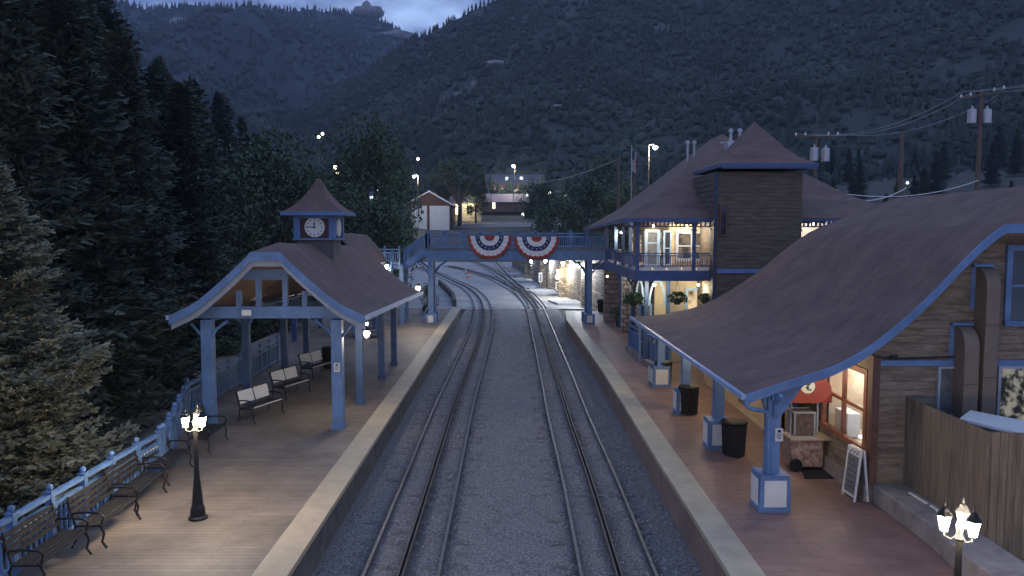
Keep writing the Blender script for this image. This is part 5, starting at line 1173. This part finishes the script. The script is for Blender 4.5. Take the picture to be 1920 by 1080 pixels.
# distant window and yard lights on the slope
def far_light(px, py, Y, r_, em, label):
    c_ = at_y(px, py, Y); t = thing('distant_lamp', label, 'lamp', tuple(c_)); s = MB(); s.lathe([(r_*.5, -r_*.8), (r_, -.2*r_), (r_, .3*r_), (r_*.4, r_)], tuple(c_), 8); s.build('lamp_globe', em, t)
    g0 = min(c_.z-1, ground_z(c_.x, c_.y)); s = MB(); s.tube([(c_.x, c_.y+.15, c_.z-r_), (c_.x, c_.y+.15, c_.z-4.5)], .09, 6); s.tube([(c_.x, c_.y+.15, c_.z+r_), (c_.x, c_.y, c_.z+r_*.9)], .05, 5); s.build('pole', POLEW, t)
EH = emit('far_lamp', (1, .93, .75), 7); EC = emit('far_lamp_cool', (.7, 1, .8), 3)
for px, py, Y, r_, em, lab in ((598, 257, 300, .55, EH, 'left of two small lights high above the clock roof'), (605, 251, 300, .55, EH, 'right of two small lights high above the clock roof'), (784, 298, 290, .5, EH, 'small warm light above the shed'), (847, 334, 260, .42, EH, 'small round light left of the big dark tree'), (707, 357, 230, .3, EH, 'tiny light among the trees left of the shed'),
                               (989, 366, 230, .4, EC, 'greenish lamp on a pole right of the cabin'), (981, 402, 205, .38, EC, 'small lamp low on a pole by the road'), (1030, 361, 250, .5, EH, 'light between trees right of the greenish lamp'), (1062, 367, 240, .5, EC, 'greenish light beside the small pale house'), (629, 314, 240, .6, EH, 'sparkling light just above the clock roof'), (633, 324, 240, .5, GLOWW, 'yellowish light just below the sparkling one'), (1702, 343, 70, .12, EC, 'tiny light behind the shop ridge')):
    far_light(px, py, Y, r_, em, lab)
# street lights
def street(px, py, pyb, Y, arm, em, power, label, r_=.35):
    c_ = at_y(px, py, Y); X = c_.x+arm; t = thing('street_light', label, 'street light', (X, Y, c_.z-8), group='bright street lights in the valley')
    s = MB(); s.tube([(X, Y, c_.z-9), (X, Y, c_.z+.3)], [.14, .09], 8); s.build('pole', POLEW, t); s = MB(); s.tube([(X, Y, c_.z+.2), (c_.x+arm*.4, Y, c_.z+.45), (c_.x, Y, c_.z+.2)], .05, 6); s.build('arm', GALV, t)
    s = MB(); s.lathe([(r_*.4, -.1-r_*.3), (r_*.8, -.05), (r_, .05), (r_*.5, .2)], tuple(c_), 10); s.build('lamp_head', em, t); plight((c_.x, c_.y-.2, c_.z-.45), power, (1, .95, .85), .2)
street(777, 331, 0, 178, .9, LAMPC, 2500, 'street light glowing above the shed roof', .42); street(963, 311, 0, 245, .5, LAMPG, 3500, 'street light above the lodge roof', .5); plight(tuple(at_y(965, 350, 252)), 1000, (1, .8, .6), .3); street(1229, 277, 0, 95, -.8, LAMPC, 1200, 'brightest street light, left of the station roof', .32)
plight(tuple(at_y(880, 382, 211)), 900, (1, .88, .6), .3)
# ------------------------------------------------------------------ utility poles, wires
def pole(name, px, pyt, Y, hgt, label, arm=None, cans=(), r_=.14, flagpole=False):
    c_ = at_y(px, pyt, Y); t = thing(name, label, 'pole', (c_.x, c_.y, c_.z-hgt)); s = MB(); s.tube([(c_.x, c_.y, c_.z-hgt), (c_.x, c_.y, c_.z)], [r_*1.2, r_*.8], 8); s.build('pole_shaft', POLEW, t)
    if arm:
        dz, w_, tilt = arm; s = MB(); s.bar((c_.x-w_, Y-.1, c_.z-dz-tilt), (c_.x+w_, Y-.1, c_.z-dz+tilt), .1, .12); s.build('crossarm', POLEW, t)
        for k in (-1, -.55, .55, 1): s = MB(); s.lathe([(.04, 0), (.07, .08), (.03, .2)], (c_.x+w_*k*.95, Y-.1, c_.z-dz+tilt*k+.06), 8); s.build('insulator', WHITE, t)
    for (cx_, cz_) in cans:
        q_ = at_y(cx_, cz_, Y); s = MB(); s.lathe([(.18, -.42), (.24, -.38), (.24, .35), (.2, .42), (.06, .46), (.05, .62)], (q_.x, Y-.1, q_.z), 12); s.build('transformer', GALV, t)
    return c_
pa = pole('utility_pole', 1841, 168, 46, 12, 'tall utility pole with two pale transformers at the upper right', (.3, 1.3, .25), [(1821, 219), (1849, 219)])
pb = pole('utility_pole', 1531, 250, 48, 12, 'utility pole with two pale transformers right behind the tower', (.2, 1.35, .02), [(1526, 290), (1547, 291)])
pole('utility_pole', 1692, 250, 60, 12, 'thick bare reddish pole between the tower and the right pole', r_=.22)
pole('utility_pole', 1160, 292, 85, 11, 'grey pole leftmost of three behind the station roof', r_=.16); pole('utility_pole', 1191, 300, 82, 11, 'brown pole just right of the flag', r_=.16)
for i, (px, Yp) in enumerate(((921, 214), (963, 212), (993, 216))): pole('utility_pole', px, 345-i*8, Yp, 9, ['thin pole left of the three before the cabin', 'thin pole in front of the cabin centre', 'thin pole right of the cabin'][i], r_=.1)
fc = at_y(1185, 275, 78); t = thing('flagpole', 'slim flagpole with a limp striped flag left of the station roof', 'flagpole', (fc.x, 78, fc.z-10)); s = MB(); s.tube([(fc.x, 78, fc.z-10), (fc.x, 78, fc.z)], .05, 6); s.lathe([(.02, 0), (.08, .07), (.02, .15)], tuple(fc), 8); s.build('pole_shaft', GALV, t)
mb = MB(); V = []
for i in range(13):
    for j in range(9): V.append((fc.x+.05+.055*j+.03*math.sin(i*.8), 78+.09*math.sin(j*1.7+i*.3), fc.z-.4-i*.17-.02*j))
mb.v = V
for i in range(12):
    for j in range(8): mb.f.append((i*9+j, i*9+j+1, (i+1)*9+j+1, (i+1)*9+j)); mb.mi.append(2 if i < 5 and j < 4 else (0 if j % 2 else 1))
mb.build('flag', [RED, WHITEC, NAVY], t)
def wire(a, b, sag, r_, label, m=None):
    a, b = Vector(a), Vector(b); P = [a.lerp(b, i/16)-Vector((0, 0, sag*4*(i/16)*(1-i/16))) for i in range(17)]; s = MB(); s.tube(P, r_, 5); tag(s.build('overhead_wire', m or GALV), label, 'wire', 'overhead wires')
for k, (d1, d2, lab) in enumerate(((-1.2, -1.2, 'lowest of the long wires from the tower pole to the right pole'), (-.6, -.4, 'middle long wire from the tower pole to the right pole'), (1.2, 1.2, 'topmost long wire from the tower pole to the right pole'))):
    wire((pb.x+d2, pb.y-.1, pb.z-.05), (pa.x+d1, pa.y-.1, pa.z-.15), .9, .012, lab)
    wire((pa.x+d1, pa.y-.1, pa.z-.15), (pa.x+14+d1, pa.y-6, pa.z+2.6), .6, .012, lab.replace('from the tower pole to the right pole', 'leaving the frame at the right'))
wa = at_y(1548, 358, 36); wb = at_y(1700, 352, 40); wc = at_y(1835, 338, 45)
wire(wa, wc, .55, .022, 'upper bright cable above the shop ridge', WHITE); wire(wa, wb, .55, .025, 'lower sagging bright cable above the shop ridge', WHITE)
wire(at_y(1160, 298, 85), at_y(960, 330, 212), 2, .03, 'faint wire crossing the valley from the grey pole')
# ------------------------------------------------------------------ trees
def conifer(name, h, r_, seed, leaf, dens=1.0, tuft=.42, droop=.25, base=.06):
    rg = random.Random(seed); t = thing(name, 'x', 'tree'); s = MB(); s.tube([(0, 0, -.8), (0, 0, h*.5), (.1, 0, h*.97)], [r_*.055, r_*.035, .02], 8); s.build('trunk', BARK, t, local=True)
    s = MB(); br_ = MB(); z = h*base; V = s.v; F = s.f
    while z < h*.985:
        f = (z/h-base)/(1-base); R_ = r_*(1-f)**.8*(.82+.18*math.sin(z*2.3+seed))+.15; nb = max(4, int((5+R_*2.6)*dens))
        for k in range(nb):
            a = rg.uniform(0, 2*PI); L = R_*rg.uniform(.65, 1.18); ca, sa = math.cos(a), math.sin(a); el = .35*f-droop*(1-f)+rg.uniform(-.12, .12)
            if rg.random() < .4: br_.tube([(0, 0, z), (ca*L*.8, sa*L*.8, z+L*.8*el)], [.03*(1-f)+.01, .008], 4)
            m_ = max(2, int(L/tuft*2.0*dens))
            for q_ in range(m_):
                u = ((q_+rg.random())/m_)**.7; d = L*u; w_ = .30*L*(1-u*.6); off = rg.uniform(-w_, w_)
                px_, py_ = ca*d-sa*off, sa*d+ca*off; pz = z+d*el+(u*u)*.12*L+rg.uniform(-.12, .12)*tuft*2
                for _ in range(2):
                    th = a+rg.uniform(-1.0, 1.0); ll = tuft*rg.uniform(.55, 1.2); ww = tuft*rg.uniform(.3, .6); dz = rg.uniform(-.35, .45)*ll; tx, ty = math.cos(th), math.sin(th); ro = rg.uniform(-.8, .8); k0_ = len(V)
                    V.append((px_-ty*ww*.5, py_+tx*ww*.5, pz-ro*ww*.5)); V.append((px_+ty*ww*.5, py_-tx*ww*.5, pz+ro*ww*.5)); V.append((px_+tx*ll+ty*ww*.2, py_+ty*ll-tx*ww*.2, pz+dz)); V.append((px_+tx*ll-ty*ww*.2, py_+ty*ll+tx*ww*.2, pz+dz+.03)); F.append((k0_, k0_+1, k0_+2, k0_+3)); s.mi.append(0)
        z += max(.13, .055*r_*(1.3-f)+.1)/dens**.5
    s.build('crown', leaf, t, local=True)
    if br_.v: br_.build('limbs', BARK, t, local=True)
    return t
def broad(name, h, w_, seed, leaf, nclump=26, per=170, ls=.34, trunk_h=.3):
    rg = random.Random(seed); t = thing(name, 'x', 'tree'); s = MB(); s.tube([(0, 0, -.8), (.1, 0, h*.3), (-.1, .1, h*.65)], [w_*.05, w_*.04, w_*.015], 8); cs = []
    for k in range(nclump):
        a, u = rg.uniform(0, 2*PI), rg.uniform(-.75, 1); rr = math.sqrt(max(0, 1-u*u))*rg.uniform(.5, .95)
        cs.append((Vector((w_/2*rr*math.cos(a), w_/2*rr*math.sin(a), h*trunk_h+(h*(1-trunk_h))*(.5+.42*u))), w_*rg.uniform(.13, .24)))
        if k % 3 == 0: s.tube([(0, 0, h*.3), tuple(cs[-1][0]*.6+Vector((0, 0, h*.18))), tuple(cs[-1][0])], [w_*.022, w_*.014, .02], 5)
    s.build('trunk', BARK, t, local=True); s = MB()
    for c_, r_ in cs:
        for _ in range(per):
            d = Vector((rg.gauss(0, 1), rg.gauss(0, 1), rg.gauss(0, 1))).normalized(); p = c_+d*r_*rg.uniform(.55, 1.12); p.z -= .15*r_
            d1 = Vector((rg.gauss(0, 1), rg.gauss(0, 1), rg.gauss(0, .6))).normalized()*ls*rg.uniform(.5, 1); d2 = d1.cross(Vector((rg.gauss(0, 1), rg.gauss(0, 1), 2)).normalized())*.6
            s.v += [tuple(p-d1), tuple(p+d2), tuple(p+d1), tuple(p-d2)]; k_ = len(s.v); s.f.append((k_-4, k_-3, k_-2, k_-1)); s.mi.append(0)
    s.build('crown', leaf, t, local=True); return t
# the big lamplit spruce at the left edge
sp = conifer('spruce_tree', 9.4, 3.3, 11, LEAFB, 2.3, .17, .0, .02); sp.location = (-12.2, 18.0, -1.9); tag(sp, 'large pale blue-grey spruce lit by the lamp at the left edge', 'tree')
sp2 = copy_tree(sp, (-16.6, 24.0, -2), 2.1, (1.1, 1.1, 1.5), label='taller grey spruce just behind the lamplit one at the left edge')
c1 = conifer('conifer_tree', 17, 3.8, 21, LEAFC, 1.3, .36, .16); c2 = conifer('conifer_tree', 20, 4.4, 22, LEAFC, 1.25, .40, .10); c3 = conifer('conifer_tree', 14, 3.8, 23, LEAFC, 1.3, .34, .22)
protos = [c1, c2, c3]; used = [False]*3
def put(protos, used, k, loc, rz, scl, label, group=None):
    if not used[k]:
        used[k] = True; o = protos[k]; o.location = loc; o.rotation_euler = (0, 0, rz); o.scale = (scl,)*3 if not hasattr(scl, '__len__') else scl; o['label'] = label
        if group: o['group'] = group
        return o
    return copy_tree(protos[k], loc, rz, scl, label, group)
rg = random.Random(77)
GF = 'dark conifers of the forest left of the station'
# dark forest: rows from near to far, crown tops held to a skyline that falls to the right
def topline(px): return lerp_tab([(-400, -300), (0, -260), (180, -120), (240, 20), (300, 40), (370, 120), (430, 130), (520, 200), (600, 230), (700, 235), (760, 300)], px)
placed = []
for row, (Yr, step) in enumerate(((23, 95), (30, 80), (38, 70), (48, 62), (60, 56), (76, 50), (96, 46))):
    px = -260+row*13
    while px < 700:
        lim = {0: 190, 1: 300, 2: 360, 3: 400, 4: 440, 5: 480, 6: 560}[row]
        if px < lim:
            Y = Yr*rg.uniform(.92, 1.1); X = at_y(px, 430, Y).x
            if X < -12.5+(-.5 if Y < 40 else 2):
                g0 = ground_z(X, Y); top = at_y(px, topline(px)+rg.uniform(0, 120)+row*6, Y).z; h = max(7, min(30, top-g0)); k = rg.randrange(3); hp = (17, 20, 14)[k]
                put(protos, used, k, (X, Y, g0), rg.uniform(0, 6), (h/hp*rg.uniform(.7, .95), h/hp*rg.uniform(.7, .95), h/hp), 'tall dark conifer in the forest left of the platform, among many like it', GF)
        px += step*rg.uniform(.75, 1.3)
bp = [broad('broadleaf_tree', 12, 10, 31, LEAFD, 34, 230, .30, .12), broad('broadleaf_tree', 9, 8, 32, LEAFD, 26, 220, .28, .2), broad('broadleaf_tree', 10, 7, 33, LEAFD, 16, 200, .3, .42)]
bu_ = [False]*3
def bt(k, px, pytop, Y, wpx, label, group=None, zb=None):
    X = at_y(px, 430, Y).x; g0 = ground_z(X, Y) if zb is None else zb; top = at_y(px, pytop, Y).z; h = top-g0; w_ = wpx*Y/FPX; hp = (12, 9, 10)[k]; wp = (10, 8, 7)[k]
    return put(bp, bu_, k, (X, Y, g0), px*.7, (w_/wp, w_/wp, h/hp), label, group)
bt(0, 515, 250, 62, 190, 'rounded grey-green tree left of the clock roof'); bt(0, 690, 225, 75, 165, 'large dark leafy tree right of the clock roof'); bt(1, 712, 385, 60, 120, 'low bushy green tree directly behind the clock cupola, right side')
bt(1, 590, 330, 70, 120, 'leafy tree directly behind the clock roof tip'); bt(0, 640, 350, 66, 150, 'dark leafy tree filling behind the cupola eave'); bt(1, 440, 330, 55, 150, 'dark leafy tree left behind the shelter roof')
bt(2, 862, 296, 200, 95, 'forked dark tree with bare trunk in front of the lit cream house'); bt(0, 1050, 372, 120, 110, 'bushy tree behind the right half of the footbridge'); bt(1, 1100, 340, 150, 110, 'leafy tree left of the three poles')
bt(1, 1010, 348, 190, 75, 'rounded tree in front of the lodge right end'); bt(0, 1180, 345, 110, 120, 'dense shrubby tree behind the station roof eave'); bt(1, 745, 330, 140, 80, 'dark tree just left of the shed'); bt(1, 380, 470, 45, 170, 'dark bushy tree behind the left eave of the shelter', zb=-1.5)
bt(1, 250, 560, 34, 150, 'dark bush in front of the forest, left of the shelter', zb=-2); bt(1, 820, 330, 235, 90, 'dark tree behind the shed gable'); bt(1, 893, 352, 208, 46, 'small round tree half hiding the cream house'); bt(1, 1140, 300, 180, 90, 'tree on the slope behind the grey pole')
bt(1, 400, 640, 36, 120, 'shrub mass behind the fence, left of the shelter posts', zb=-2); bt(1, 520, 560, 46, 130, 'shrub mass seen through the shelter, right part', zb=-2)
bt(1, 803, 535, 53, 34, 'lamplit shrub beside the bridge column', zb=-.8)
GV = 'scattered conifers on the valley slope behind the station'
for i in range(70):
    px = rg.uniform(1010, 1900) if i < 50 else rg.uniform(700, 1010); Y = rg.uniform(135, 250); X = at_y(px, 430, Y).x
    if X < 30 and Y < 235 and px < 1030: continue
    g0 = ground_z(X, Y); h = rg.uniform(6, 13); k = rg.randrange(3)
    put(protos, used, k, (X, Y, g0), rg.uniform(0, 6), h/(17, 20, 14)[k], 'conifer scattered on the slope behind the station roofs, one of many alike', GV)
# ------------------------------------------------------------------ evening haze
hb = MB(); hb.box(-1500, 1500, -60, 1750, -16, 560)
hm = bpy.data.materials.new('evening_haze'); hm.use_nodes = True; ht = hm.node_tree; ht.nodes.clear()
ho = ht.nodes.new('ShaderNodeOutputMaterial'); hv = ht.nodes.new('ShaderNodeVolumePrincipled'); hv.inputs['Color'].default_value = (.62, .76, 1, 1); hv.inputs['Density'].default_value = .00024; hv.inputs['Anisotropy'].default_value = .2
ht.links.new(hv.outputs[0], ho.inputs['Volume'])
struct(hb.build('haze', hm, origin=(0, 0, 0)), 'stuff')
